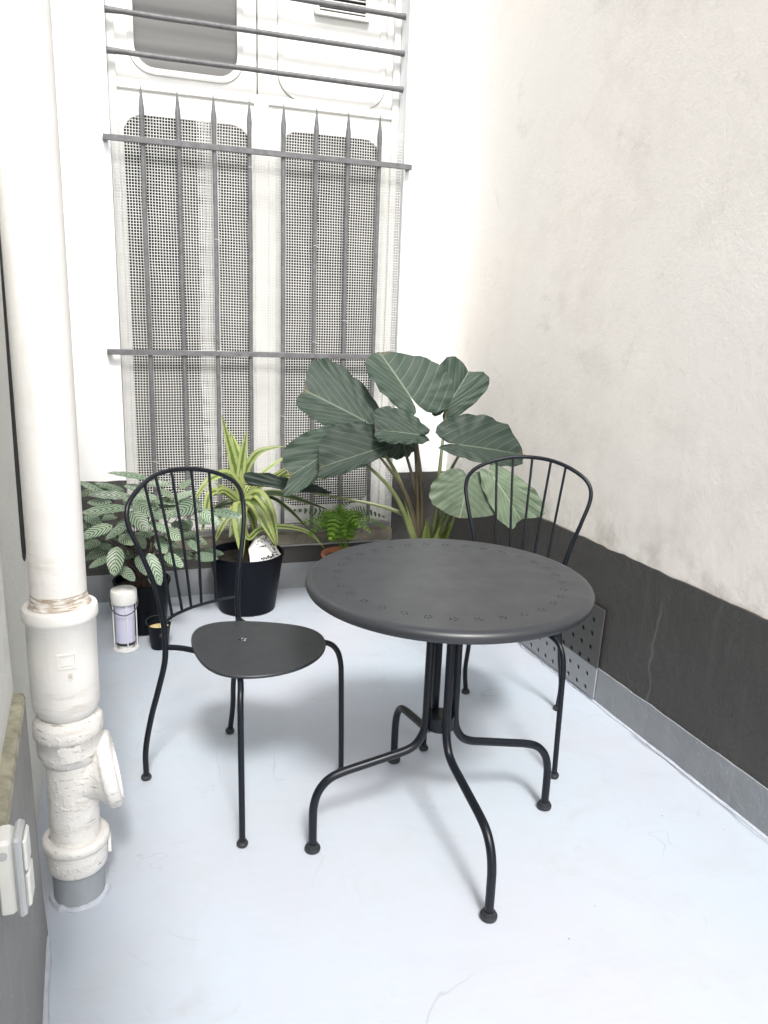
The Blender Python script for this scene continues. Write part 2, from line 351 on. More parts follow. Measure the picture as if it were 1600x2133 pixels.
def drac(t, b, x, y, p):
    st = noi(t, p, 70, 2)
    k = ramp(t, mathn(t, 'ADD', x, mathn(t, 'MULTIPLY', mathn(t, 'SUBTRACT', st, .5), .5)), [(.24, 0.0), (.40, 1.0)])
    c = mix(t, k, (.105, .165, .04), (.37, .425, .16)); k2 = ramp(t, x, [(.90, 0.0), (.98, 1.0)])
    return mix(t, k2, c, (.16, .22, .06)), None
M['drac'] = leaf_mat('variegated_yellow_green_strap_leaf', drac, .35, .25)
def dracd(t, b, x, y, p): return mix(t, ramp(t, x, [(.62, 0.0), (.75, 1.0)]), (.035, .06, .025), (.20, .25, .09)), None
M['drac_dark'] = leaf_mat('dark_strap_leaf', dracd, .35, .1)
def fern(t, b, x, y, p): return mix(t, ramp(t, noi(t, p, 30, 3), [(.3, 0.0), (.7, 1.0)]), (.09, .20, .015), (.17, .32, .03)), None
M['fern'] = leaf_mat('bright_fern_frond', fern, .4, .3)
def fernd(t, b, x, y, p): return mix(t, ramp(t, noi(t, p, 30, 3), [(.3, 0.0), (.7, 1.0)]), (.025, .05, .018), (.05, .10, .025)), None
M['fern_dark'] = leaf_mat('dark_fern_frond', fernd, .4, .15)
# ================================================================== SETTING
def RX(y, z=0): return 1.576 - .0303 * (y - 2) + .0261 * z      # face of the right wall
def LX(y): return -.205 - .048 * (y - 1.313)                    # face of the left plinth
BY = 3.5885                                                     # face of the back wall
fl = G(); fl.add(*grid(lambda a, b: (-3 + 7 * a, -3 + 8 * b, .0025 * noise.noise(Vector((a * 9, b * 9, 0)))), 70, 80))
o = fl.obj('courtyard_floor', M['floor']); o['kind'] = 'structure'
# ---- back wall with window opening
OX0, OX1, OZ0, OZ1 = -.012, 1.254, .262, 3.3
bw = G()
bw.add(*box(-.75, OX0, BY, 3.95, -.1, 4.6)); bw.add(*box(OX1, 1.9, BY, 3.95, -.1, 4.6)); bw.add(*box(OX0, OX1, BY, 3.95, -.1, OZ0)); bw.add(*box(OX0, OX1, BY, 3.95, OZ1, 4.6))
back = bw.obj('back_wall', M['wall_white'], smooth=False); tag(back, 'bright white plastered wall at the far end with the barred window', 'wall')
def band(x0, x1, z0, z1, y, ty, n, jit=.004, seed=0, k=1):
    """painted band on the back wall, ragged top edge"""
    v = []; f = []
    for i in range(n + 1):
        x = x0 + (x1 - x0) * i / n; zt = z1 + jit * noise.noise(Vector((x * 14 + seed, seed, 0)))
        v += [(x, y, z0), (x, y, zt), (x, y + ty, zt)]
    for i in range(n): a = 3 * i; f += [(a, a + 3, a + 4, a + 1), (a + 1, a + 4, a + 5, a + 2)]
    return v, f
g = G(); g.add(*band(OX1, 1.62, .13, .57, BY - .004, .006, 20, .004, 3)); g.add(*band(OX0 + .001, OX1 - .001, .13, .215, BY - .004, .006, 40, .002, 5)); g.add(*band(-.6, OX0, .13, .57, BY - .004, .006, 20, .004, 7))
g.obj('dado', M['dado'], back, smooth=False)
g = G(); g.add(*band(-.6, 1.62, -.01, .132, BY - .009, .011, 120, .003, 9)); g.obj('skirting', M['skirt'], back, smooth=False)
g = G(); g.add(*grid(lambda a, b: (OX0 + .001 + (OX1 - OX0 - .002) * a, BY - .058 + .30 * b if 0 else [BY - .030, BY - .033, BY - .028, BY - .01, BY + .16][int(round(b * 4))], [.232, .24, .282, .290, .300][int(round(b * 4))] + .004 * noise.noise(Vector((a * 30, b * 7, 2)))), 60, 4))
g.add(*grid(lambda a, b: (OX0 + .001 + (OX1 - OX0 - .002) * a, BY - .030 + .03 * (1 - b) , .232), 2, 1))
g.obj('window_sill', M['sill'], back)
# ---- right wall
g = G()
def rw(a, b): y = -1.6 + 5.3 * a; z = -.05 + 4.6 * b; return (RX(y, z) + .006 * noise.noise(Vector((y * 1.7, z * 1.7, 4))), y, z)
g.add(*grid(rw, 60, 50)); n0 = len(g.v); g.add([(RX(-1.6) + .3, -1.6, -.05), (RX(3.7) + .3, 3.7, -.05), (RX(3.7) + .4, 3.7, 4.55), (RX(-1.6) + .4, -1.6, 4.55)], [(0, 1, 2, 3)])
g.f += [(50 * 61, 50 * 61 + 60, n0 + 2, n0 + 3), (0, 50 * 61, n0 + 3, n0)]
right = g.obj('right_wall', M['wall_cream'], smooth=True, auto=30); tag(right, 'tall cream roughcast wall along the right side of the courtyard', 'wall')
def rband(z0, z1, th, n, jit, seed, slope=0):
    v = []; f = []
    for i in range(n + 1):
        y = -1.2 + (BY + 1.2 - .004) * i / n; zt = z1 + slope * (2 - y) + jit * noise.noise(Vector((y * 13, seed, 0))) + jit * .6 * noise.noise(Vector((y * 45, seed, 0)))
        wv = .006 * noise.noise(Vector((y * 1.7, .4, 4)))
        v += [(RX(y, z0) - th + wv * 0 - .004, y, z0), (RX(y, zt) - th - .004, y, zt), (RX(y, zt) + .012, y, zt + .002)]
    for i in range(n): a = 3 * i; f += [(a + 1, a + 4, a + 3, a), (a + 2, a + 5, a + 4, a + 1)]
    return v, f
g = G(); g.add(*rband(.12, .568, .002, 160, .005, 11, .010)); g.obj('dado', M['dado'], right, smooth=False)
g = G(); g.add(*rband(-.01, .131, .007, 160, .004, 13)); g.obj('skirting', M['skirt'], right, smooth=False)
# lumpy painted-over joint where the skirting meets the floor, with an open crack beside it
g = G()
pts = [V(RX(y) - .010 - .004 * noise.noise(V(y * 9, 1, 0)), y, .001) for y in [.2 + .02 * i for i in range(169)]]
g.add(*tube(pts, [.007 + .005 * abs(noise.noise(V(p.y * 22, 5, 0))) for p in pts], 6)); g.obj('painted_joint', M['caulk'], right)
g = G()
for y0, y1 in ((2.22, 2.72), (.9, 1.95)):
    n = int((y1 - y0) / .012); ps = [(y0 + (y1 - y0) * i / n) for i in range(n + 1)]
    v = []
    for i, y in enumerate(ps):
        x = RX(y) - .024 - .012 * noise.noise(V(y * 6, 8, 0)) - .006 * noise.noise(V(y * 30, 8, 0)); wd = max(.0003, .0018 * (noise.noise(V(y * 11, 3, 0)) + .45)) * min(1, i / 3, (n - i) / 3 + .01)
        v += [(x - wd, y, .0045), (x + wd, y, .0045)]
    g.add(v, [(2 * i, 2 * i + 1, 2 * i + 3, 2 * i + 2) for i in range(n)])
g.obj('joint_crack', M['crack'], right, smooth=False)
# ---- left wall: render above, grey plinth with mossy ledge below
g = G()
def lw(a, b): y = -1.4 + 2.955 * a; z = .55 + 1.15 * b; return (LX(y) - .020 + .004 * noise.noise(Vector((y * 2, z * 2, 9))), y, z)
g.add(*grid(lambda a, b: lw(1 - a, b), 30, 40))
g.add([(LX(1.555) - .022, 1.555, .5), (-.34, 1.56, .5), (-.34, 1.56, 1.7), (LX(1.555) - .022, 1.555, 1.7)], [(0, 1, 2, 3)])
g.add([(-.262, 1.56, -.05), (-.30, 3.6, -.05), (-.30, 3.6, 1.7), (-.262, 1.56, 1.7)], [(3, 2, 1, 0)])
left = g.obj('left_wall', M['wall_left'], auto=30); tag(left, 'pale roughcast wall at the left edge behind the drainpipe', 'wall')
g = G()
ys = [-1.3 + .03 * i for i in range(96)]
v = []; f = []
for y in ys:
    j = .002 * noise.noise(V(y * 20, 0, 3)); v += [(LX(y) + .006, y, -.01), (LX(y) + .002 + j, y, .10), (LX(y) + j, y, .562 + j)]
for i in range(len(ys) - 1): a = 3 * i; f += [(a, a + 1, a + 4, a + 3), (a + 1, a + 2, a + 5, a + 4)]
g.add(v, f); e = 3 * (len(ys) - 1); g.add([v[e], v[e + 1], v[e + 2], (-.3, ys[-1], .562), (-.3, ys[-1], -.01)], [(4, 3, 2, 1, 0)])
g.obj('plinth', M['plinth'], left, smooth=False)
g = G(); v = []; f = []
for y in ys: j = .002 * noise.noise(V(y * 20, 0, 3)); v += [(LX(y) + .001 + j, y, .560), (LX(y) - .002 + j, y, .570 + j), (LX(y) - .024, y, .576 + j)]
for i in range(len(ys) - 1): a = 3 * i; f += [(a, a + 1, a + 4, a + 3), (a + 1, a + 2, a + 5, a + 4)]
g.add(v, f); g.obj('ledge', M['moss'], left, smooth=False)
g = G(); pts = [V(LX(y) + .004 + .006 * abs(noise.noise(V(y * 8, 2, 1))), y, .004) for y in [.3 + .025 * i for i in range(50)]]
g.add(*tube(pts, [.010 + .005 * noise.noise(V(p.y * 14, 1, 1)) for p in pts], 6)); g.obj('painted_joint', M['caulk'], left)

# ================================================================== WINDOW in the opening
WY = 3.71
win = thing('window', 'white metal window doors with rounded dark panes behind the bars', 'window', (0, 0, 0))
def leaf(x0, x1, z0, z1, hole, pane, name='window_leaf'):
    lo = [(x0, z0), (x1, z0), (x1, z1), (x0, z1)]
    g = G(); hl = rrect(*hole, .085)
    g.add(*holed(lo, [hl] if pane else [], WY))
    n = len(hl)
    if pane: g.add([(p[0], WY, p[1]) for p in hl] + [(p[0], WY + .03, p[1]) for p in hl], [(i, (i + 1) % n, n + (i + 1) % n, n + i) for i in range(n)])
    g.add([(x0, WY, z0), (x1, WY, z0), (x1, WY, z1), (x0, WY, z1), (x0, WY + .05, z0), (x1, WY + .05, z0), (x1, WY + .05, z1), (x0, WY + .05, z1)], [(1, 5, 6, 2), (0, 3, 7, 4), (3, 2, 6, 7), (0, 4, 5, 1)])
    lf = g.obj(name, M['leaf_white'], win, smooth=False)
    a = rrect(hole[0] - .022, hole[1] + .022, hole[2] - .022, hole[3] + .022, .105); b = rrect(hole[0] + .004, hole[1] - .004, hole[2] + .004, hole[3] - .004, .082)
    g = G(); g.add(*ring(a, b, WY - .007, WY + .002)); g.obj('gasket', M['gasket'] if pane else M['leaf_white'], lf, auto=40)
    if pane:
        g = G(); vv = [(p[0], WY + .022, p[1]) for p in hl]; g.add(vv, [tuple(range(len(vv)))[::-1]]); g.obj('pane', pane, lf, smooth=False)
    else:
        a = rrect(hole[0] - .026, hole[1] + .026, hole[2] - .026, hole[3] + .026, .109); b = rrect(hole[0] - .0235, hole[1] + .0235, hole[2] - .0235, hole[3] + .0235, .1065)
        g = G(); g.add(*ring(a, b, WY - .0035, WY + .001)); g.obj('groove', M['groove'], lf)
    return lf
leaf(OX0 + .004, .617, .300, 2.222, (.036, .578, .385, 2.115), M['pane_dark'])
leaf(.623, OX1 - .004, .300, 2.222, (.705, 1.178, .385, 2.118), M['pane_dark'])
leaf(OX0 + .004, .602, 2.228, 3.28, (.093, .523, 2.292, 3.1), M['pane_grey'])
ur = leaf(.608, OX1 - .004, 2.228, 3.28, (.718, 1.165, 2.262, 3.1), None)
g = G(); g.add(*box(OX0 + .003, OX1 - .003, WY + .06, WY + .07, .29, 3.29)); g.obj('backing', M['gap_shade'], win, smooth=False)
for x0, x1 in ((.588, .652),):
    g = G(); g.add(*bbox(x0, x1, WY - .018, WY - .001, .302, 2.21, .004)); g.obj('cover_strip', M['leaf_white'], win)
for z in (2.225,):
    g = G(); g.add(*bbox(OX0 + .01, OX1 - .01, WY - .012, WY - .0005, z - .02, z + .018, .004)); g.obj('rail', M['leaf_white'], win)
for x0, x1 in ((OX0 + .001, .022), (1.222, OX1 - .001)):
    g = G(); g.add(*bbox(x0, x1, WY - .022, WY - .0005, .302, 3.28, .004)); g.obj('stile', M['leaf_white'], win)
# pale drape strip on the left pane, painting in its bright reflected band
g = G(); g.add(*grid(lambda a, b: (.372 + .045 * a + .012 * math.sin(b * 9), WY + .019 - .004 * math.sin(a * 9.4) ** 2, .5 + 1.45 * b), 14, 20)); g.obj('curtain_reflection', M['curtain_reflection'], win)
# vent grille
vt = G(); vt.add(*ring(rrect(.852, 1.104, 2.588, 2.688, .012, 3), rrect(.872, 1.084, 2.604, 2.672, .006, 3), WY - .022, WY - .006)); vf = vt.obj('vent_frame', M['leaf_white'], win)
g = G(); g.add(*box(.868, 1.088, WY - .009, WY - .0075, 2.6, 2.676)); g.obj('vent_back', M['gap_shade'], vf, smooth=False)
for k in range(4):
    z = 2.614 + .0165 * k; g = G(); g.add(*bbox(.872, 1.084, WY - .019, WY - .012, z - .0022, z + .0022, .001)); g.obj('vent_slat', M['leaf_white'], vf)
# ---- netting
def net(x0, x1, z0, z1, pitch, y0, seed, th=.00138, amp=.0026):
    g = G()
    def P(s, t):
        q = V(s * 4, t * 4, seed); d = noise.noise(q); e = noise.noise(q * 2.3 + V(5, 3, 1)); h = noise.noise(V(s * 1.3, t * 1.3, seed + 7))
        return V(s + amp * e + .004 * h, y0 + .006 * h + .003 * d, t + amp * d + .006 * noise.noise(V(s * 2, 3, seed)))
    def strand(ps, wide):
        v = []; f = []
        for i, p in enumerate(ps):
            if wide == 'x': v += [p + V(-th, 0, 0), p + V(0, -th, 0), p + V(th, 0, 0), p + V(0, th, 0)]
            else: v += [p + V(0, 0, -th), p + V(0, -th, 0), p + V(0, 0, th), p + V(0, th, 0)]
        for i in range(len(ps) - 1):
            for j in range(4): f.append((i * 4 + j, i * 4 + (j + 1) % 4, i * 4 + 4 + (j + 1) % 4, i * 4 + 4 + j))
        g.add(v, f)
    nx = int((x1 - x0) / pitch); nz = int((z1 - z0) / pitch)
    for i in range(nx + 1): strand([P(x0 + i * pitch, z0 + (z1 - z0) * k / 48) for k in range(49)], 'x')
    for j in range(nz + 1): strand([P(x0 + (x1 - x0) * k / 32, z0 + j * pitch) for k in range(33)], 'z')
    return g
nt_ = thing('plastic_netting', 'white plastic mesh netting stretched behind the spear-topped bars', 'netting')
net(OX0 + .006, OX1 - .004, .31, 2.135, .0118, BY + .018, 1).obj('mesh_sheet', M['net'], nt_, smooth=False)
net(.335, .425, .45, 2.14, .0105, BY + .026, 4).obj('overlapping_strip', M['net'], nt_, smooth=False)
# ---- spear-topped grille fixed on the wall face
gr = thing('window_grille', 'grey iron grille with eight spear-topped bars in front of the netting', 'grille', (0, 0, 0))
GY = 3.562
for k in range(8):
    x = .112 + .1448 * k; jx = .002 * math.sin(k * 5)
    pts = []; rr = []
    for z, r in ((.305, .0095), (.6, .0093), (.9, .0095), (1.2, .0093), (1.6, .0095), (1.98, .0093), (2.05, .0092), (2.09, .0112), (2.105, .0108), (2.15, .006), (2.192, .0008)): pts.append((x + jx + .0012 * math.sin(z * 7 + k), GY, z)); rr.append(r)
    g = G(); g.add(*tube(pts, rr, 10)); g.obj('spear_bar', M['iron'], gr)
for z, xa, xb in ((1.985, -.040, 1.276), (1.140, -.064, 1.29), (.318, .02, 1.235)):
    g = G(); v = []; f = []; n = 26
    for i in range(n + 1):
        x = xa + (xb - xa) * i / n; q = .0012 * noise.noise(V(x * 20, z, 0)); b = .003 * (noise.noise(V(x * 3, z, 1)))
        v += [(x, GY - .017, z - .011 + q + b), (x, GY - .017, z + .008 + q + b), (x, GY - .0105, z + .011 + b), (x, GY - .0105, z - .013 + b)]
    for i in range(n):
        for j in range(4): f.append((i * 4 + j, i * 4 + 4 + j, i * 4 + 4 + (j + 1) % 4, i * 4 + (j + 1) % 4))
    f += [(3, 2, 1, 0), (n * 4, n * 4 + 1, n * 4 + 2, n * 4 + 3)]
    g.add(v, f)
    for s, xx in ((1, xa), (-1, xb)) if z > .5 else (): g.add(*tube([(xx + s * .01, GY - .012, z - .002), (xx + s * .008, GY + .03, z - .003)], .011, 8))
    g.obj('cross_bar', M['iron'], gr)
# wire ties
for x, z, s in ((.552, 1.92, .03), (1.126, 1.975, .02), (.406, 1.62, .014), (.84, 1.62, .012), (.98, 1.3, .012), (.84, 1.2, .012), (.69, .86, .012), (.112, .66, .012), (.406, 1.15, .014)):
    g = G(); g.add(*tube(cr([(x - .013, GY - .0075, z), (x - .006, GY - .0125, z + .002), (x + .006, GY - .0125, z - .001), (x + .013, GY - .007, z - s * .4), (x + .016, GY - .004, z - s)], 4), .0009, 5)); g.obj('wire_tie', M['net'], gr)
# ---- round bars across the upper opening
for k, (z, lab) in enumerate(((2.324, 'lowest grey round bar across the window just above the spear tips'), (2.470, 'second grey round bar from below across the upper window'), (2.617, 'topmost visible grey round bar crossing the small vent'), (2.764, 'grey round bar above the vent crossing the window top'))):
    g = G(); y = 3.648
    pts = [(OX0 - .01 + (OX1 - OX0 + .02) * i / 16, y, z + .0015 * noise.noise(V(i * .5, k, 0))) for i in range(17)]
    g.add(*tube(pts, [.0105 + (.003 if i in (0, 16) else .0022 if i in (1, 15) and 0 else 0) + .0006 * noise.noise(V(i, k, 3)) for i in range(17)], 12))
    tag(g.obj('window_bar', M['iron']), lab, 'bar', 'round bars across the upper window')

# ================================================================== DRAINPIPE
PX, PYY = -.150, 1.657
dp = thing('drainpipe', 'thick chalky white drainpipe with sockets and capped side branch', 'pipe', (PX, PYY, 0))
def jl(amp, s): return lambda a, z: amp * noise.noise(V(math.cos(a) * 2, math.sin(a) * 2, z * 14 + s))
g = G(); g.add(*lathe([(.056, -.01), (.056, .10)], 40, jit=jl(.0008, 1))); g.obj('base_pipe', M['pipe_grey'], dp)
g = G(); ps = [V(.0575 * math.cos(a), .0575 * math.sin(a), .001 + .004 * abs(noise.noise(V(math.cos(a) * 3, math.sin(a) * 3, 1)))) for a in [2 * PI * i / 40 for i in range(41)]]
g.add(*tube(ps, [.008 + .006 * noise.noise(V(p.x * 60, p.y * 60, 0)) for p in ps], 6)); g.obj('base_seal', M['caulk'], dp)
g = G(); g.add(*lathe([(.055, .078), (.0605, .080), (.064, .086), (.066, .10), (.066, .137), (.0705, .140), (.072, .146), (.072, .156), (.069, .160), (.060, .162), (.057, .160)], 48, jit=jl(.0009, 2))); lc = g.obj('lower_collar', M['pipe_lumpy'], dp, auto=50)
g = G(); g.add(*lathe([(.0535, .150), (.0535, .355), (.0535, .37)], 48, jit=jl(.0012, 3))); tb = g.obj('tee_body', M['pipe_lumpy'], dp)
# branch with flange, pointing right and slightly up
ax = V(.98, .06, .155).normalized(); bx = ax.cross(V(0, 0, 1)).normalized(); by = bx.cross(ax)
def along(prof, c0, seg=40):
    v = []; f = []
    for d, r in prof:
        for j in range(seg): a = 2 * PI * j / seg; q = r * (1 + .012 * noise.noise(V(math.cos(a) * 2, math.sin(a) * 2, d * 30))); v.append(c0 + ax * d + bx * (q * math.cos(a)) + by * (q * math.sin(a)))
    for i in range(len(prof) - 1):
        for j in range(seg): f.append((i * seg + (j + 1) % seg, i * seg + j, (i + 1) * seg + j, (i + 1) * seg + (j + 1) % seg))
    f.append(tuple((len(prof) - 1) * seg + j for j in range(seg))); return v, f
g = G(); g.add(*along([(.0, .0535), (.022, .0535), (.038, .056), (.050, .063), (.060, .074), (.068, .080)], V(0, 0, .296))); br = g.obj('branch', M['pipe_lumpy'], tb, auto=60)
g = G(); g.add(*along([(.064, .078), (.067, .0855), (.073, .0875), (.088, .087), (.094, .083), (.096, .072), (.090, .068), (.086, .066)], V(0, 0, .296))); g.obj('branch_cap', M['pipe_lumpy'], tb, auto=50)
g = G(); g.add(*lathe([(.0545, .352), (.060, .358), (.0655, .372), (.067, .385), (.067, .415), (.0715, .419), (.0725, .428), (.072, .447), (.068, .455), (.060, .462), (.05, .466)], 48, jit=jl(.0016, 5))); mc = g.obj('middle_collar', M['pipe_lumpy'], dp, auto=50)
g = G(); g.add(*lathe([(.052, .462), (.062, .472), (.0665, .482), (.0685, .492), (.0690, .50), (.0695, .60), (.0700, .683), (.0745, .688), (.0755, .694), (.0755, .708), (.0735, .713), (.066, .716), (.058, .717), (.057, .712)], 56, jit=jl(.0006, 6))); so = g.obj('socket', M['pipe'], dp, auto=45)
g = G(); g.add(*lathe([(.0555, .70), (.0555, 1.4), (.0555, 2.2), (.0555, 4.2)], 48, jit=jl(.0004, 8))); g.obj('upper_pipe', M['pipe'], dp)
g = G(); g.add(*lathe([(.0635, .7172), (.0600, .7195), (.0575, .726), (.0565, .737), (.0559, .744)], 48, capb=False, capt=False, jit=lambda a, z: .0022 * noise.noise(V(math.cos(a) * 3, math.sin(a) * 3, z * 70)))); g.obj('seal_grime', M['grime'], dp)
def onpipe(r, ang0, zc, du, dz, dr=0):
    a = ang0 + du / r; return V((r + dr) * math.cos(a), (r + dr) * math.sin(a), zc + dz)
def patch(r, a0, zc, u0, u1, w0, w1, h):
    """raised curved plate on a pipe"""
    n = 8; v = []; f = []
    for i in range(n + 1):
        u = u0 + (u1 - u0) * i / n
        v += [onpipe(r, a0, zc, u, w0, -.001), onpipe(r, a0, zc, u, w0, h), onpipe(r, a0, zc, u, w1, h), onpipe(r, a0, zc, u, w1, -.001)]
    for i in range(n):
        for j in range(3): f.append((i * 4 + j, i * 4 + 4 + j, i * 4 + 5 + j, i * 4 + 1 + j))
    f += [(3, 2, 1, 0), (n * 4, n * 4 + 1, n * 4 + 2, n * 4 + 3)]
    return v, f
A0 = R(-80)
g = G()
for q in ((-.019, .019, -.017, -.013), (-.019, .019, .013, .017), (-.019, -.015, -.013, .013), (.015, .019, -.013, .013)): g.add(*patch(.0697, A0, .612, *q, .0022))
g.add(*patch(.0697, A0, .612, -.012, .012, -.010, .010, .0012)); g.obj('maker_plaque', M['pipe'], so, smooth=False)
g = G(); g.add(*tube(cr([onpipe(.0697, A0, .603, u, .0012 * math.sin(u * 900), .0016) for u in [-.012 + .002 * i for i in range(12)]], 3), .0009, 5)); g.obj('plaque_scratch', M['grime'], so)
g = G(); g.add(*patch(.067, R(-84), .398, -.020, .020, -.019, .017, .005)); g.add(*patch(.067, R(-84), .398, -.026, -.02, .002, .012, .004)); g.obj('collar_plate', M['pipe_lumpy'], mc, smooth=False)
g = G(); g.add(*patch(.068, R(2), .12, -.008, .008, -.02, .02, .006)); g.obj('clamp_lug', M['pipe'], lc, smooth=False)
def text_mesh(s, size):
    cu = bpy.data.curves.new('lettering', 'FONT'); cu.body = s; cu.size = size; cu.align_x = 'CENTER'; cu.align_y = 'CENTER'; cu.resolution_u = 3
    ob = bpy.data.objects.new('lettering', cu); COL.objects.link(ob); bpy.context.view_layer.update()
    me = bpy.data.meshes.new_from_object(ob); vv = [v.co.copy() for v in me.vertices]; ff = [tuple(p.vertices) for p in me.polygons]
    bpy.data.objects.remove(ob); bpy.data.meshes.remove(me); bpy.data.curves.remove(cu); return vv, ff
vv, ff = text_mesh('100', .012)
g = G(); g.add([onpipe(.0699, A0, .577, .004 + p.y, -p.x, .0009) for p in vv], ff); g.obj('embossed_size', M['grime'], so, smooth=False)
# black tube drawn for the dark strip behind the pipe
g = G(); g.add(*tube([(-.2185, 1.72, .792), (-.2185, 1.72, .80), (-.2175, 1.72, .83), (-.2165, 1.72, 1.0), (-.213, 1.72, 1.4), (-.208, 1.72, 2.0), (-.200, 1.72, 3.0), (-.192, 1.72, 4.0)], [.001, .0035, .0052, .0055, .0055, .0055, .0055, .0055], 10))
tag(g.obj('black_tube', M['black_tube']), 'black strip running up between the drainpipe and left wall', 'black_tube')
# switch box low on the left wall
sb = thing('switch_box', 'off-white weatherproof switch box with grey lid on the left plinth', 'switch box', (0, 0, 0))
g = G(); g.add(*bbox(LX(1.02) - .001, -.169, .985, 1.03, .516, .632, .005)); sbb = g.obj('body', M['box_white'], sb)
g = G(); g.add(*bbox(-.1688, -.1572, .982, 1.033, .512, .636, .004)); g.obj('lid', M['box_grey'], sb)
g = G(); g.add(*bbox(-.1570, -.1510, .987, 1.028, .524, .575, .003)); g.obj('rocker', M['box_white'], sb)
g = G(); g.add(*bbox(-.1570, -.1520, .987, 1.028, .580, .628, .003)); g.obj('flap', M['box_white'], sb)
g = G(); g.add(*tube([(-.181, .9855, .612), (-.181, .983, .612)], .006, 16)); g.obj('knockout', M['box_grey'], sbb)
# perforated plate on the right wall
def plate():
    y0, y1, z0, z1 = 2.161, 2.806, .016, .352; holes = []
    for i in range(11):
        for j in range(6):
            cy, cz = 2.2135 + .0550 * i, .298 - .0522 * j; holes.append([(cy + .0095 * math.cos(2 * PI * k / 10), cz + .0095 * math.sin(2 * PI * k / 10)) for k in range(10)])
    g = G(); vv, f = holed([(y0, z0), (y1, z0), (y1, z1), (y0, z1)], holes, 0, 'x')
    W = lambda p, d: V(RX(p[1], p[2]) - d, p[1], p[2])
    g.add([W(p, .0185) for p in vv], f)
    for h in holes + [[(y0, z0), (y1, z0), (y1, z1), (y0, z1)]]:
        n = len(h); g.add([W((0, *p), .0185) for p in h] + [W((0, *p), .0130) for p in h], [(i, (i + 1) % n, n + (i + 1) % n, n + i) for i in range(n)])
    return g
def plate_mat():
    m, t, b = mat('overpainted_perforated_plate'); p = gpos(t); sx = N(t, 'ShaderNodeSeparateXYZ'); L(t, p, sx.inputs[0])
    z = mathn(t, 'ADD', sx.outputs[2], mathn(t, 'MULTIPLY', mathn(t, 'SUBTRACT', noi(t, p, 25), .5), .006))
    k = ramp(t, z, [(.129, 0.0), (.132, 1.0)]); c = mix(t, k, (.27, .285, .30), (.062, .061, .058))
    L(t, c, b.inputs['Base Color']); b.inputs['Roughness'].default_value = .5; bump(t, b, noi(t, p, 35, 4), .35, .004); return m
pl = plate().obj('plate', plate_mat(), smooth=False)
pt = thing('perforated_plate', 'overpainted perforated metal plate low on the right wall beside the chair', 'vent plate'); pl.parent = pt
g = G(); g.add([(RX(y, z) - .0125, y, z) for y, z in ((2.165, .02), (2.80, .02), (2.80, .348), (2.165, .348))], [(3, 2, 1, 0)]); g.obj('hole_shade_sheet', M['gap_shade'], pt, smooth=False)  # black sheet behind the plate paints the shade seen in its holes
# ================================================================== TABLE
TX, TY, HT = .7344, 1.6528, .71
tb_ = thing('bistro_table', 'round anthracite metal bistro table with a ring of punched flowers', 'table', (TX, TY, 0))
def flower(cx, cy, rot, rr=.0075, a=.0029, b=.0024):
    o = []
    for k in range(5):
        t = rot + 2 * PI * k / 5; x, y = cx + rr * math.cos(t), cy + rr * math.sin(t)
        o.append([(x + a * math.cos(q) * math.cos(t) - b * math.sin(q) * math.sin(t), y + a * math.cos(q) * math.sin(t) + b * math.sin(q) * math.cos(t)) for q in [2 * PI * i / 7 for i in range(7)]])
    return o
holes = []
for k in range(32): a = 2 * PI * k / 32 + .03; holes += flower(.276 * math.cos(a), .276 * math.sin(a), a + .3)
NS = 96
g = G(); outer = [(.333 * math.cos(2 * PI * i / NS), .333 * math.sin(2 * PI * i / NS)) for i in range(NS)]
g.add(*holed(outer, holes, HT, 'z'))
for h in holes: n = len(h); g.add([(p[0], p[1], HT) for p in h] + [(p[0], p[1], HT - .0018) for p in h], [((i + 1) % n, i, n + i, n + (i + 1) % n) for i in range(n)])
g.obj('top_sheet', M['anthracite_sheen_top'], tb_, smooth=False)
pr = [(.333, HT)] + [(.333 + .017 * math.sin(R(a)), HT - .015 + .015 * math.cos(R(a))) for a in (15, 30, 45, 60, 75, 90)] + [(.3495, HT - .021), (.347, HT - .026), (.342, HT - .0275), (.337, HT - .025), (.334, HT - .018)]
g = G(); g.add(*lathe(pr, NS, capb=False, capt=False)); g.v = g.v; rim = g.obj('rolled_rim', M['anthracite_sheen_top'], tb_)
hole_under = G(); hole_under.add(*lathe([(.060, .0), (.060, .006)], 30, c=(0, 0, HT - .0325))); hole_under.obj('mounting_plate', M['anthracite'], tb_, auto=40)
for k in range(4):
    a = PI + k * PI / 2; d = V(math.cos(a), math.sin(a), 0)
    prof = [(.038, HT - .03), (.038, .55), (.039, .40), (.040, .33), (.046, .292), (.064, .262), (.092, .247), (.135, .238), (.20, .225), (.262, .212), (.296, .197), (.320, .168), (.331, .13), (.333, .09), (.333, .012)]
    g = G(); g.add(*tube([p for p in cr([d * r + V(0, 0, z) for r, z in prof], 4)], .0108, 12)); lg = g.obj('leg', M['anthracite'], tb_)
    g = G(); g.add(*lathe([(.011, .021), (.0150, .0200), (.0152, .014), (.0195, .0125), (.0205, .009), (.0195, .003), (.016, .0006)][::-1], 20, c=tuple(d * .333))); g.obj('foot', M['foot'], lg)
    g = G(); g.add(*tube([d * .03 + V(0, 0, HT - .024), d * .30 + V(0, 0, HT - .022)], .0085, 8)); g.add(*tube([d * .300 + V(0, 0, HT - .012), d * .300 + V(0, 0, HT - .040)], .0075, 10)); g.obj('top_support', M['anthracite'], tb_, auto=40)
g = G(); g.add(*lathe([(.034, .300), (.036, .302), (.036, .336), (.034, .338)], 28)); g.obj('hub', M['anthracite'], tb_, auto=40)

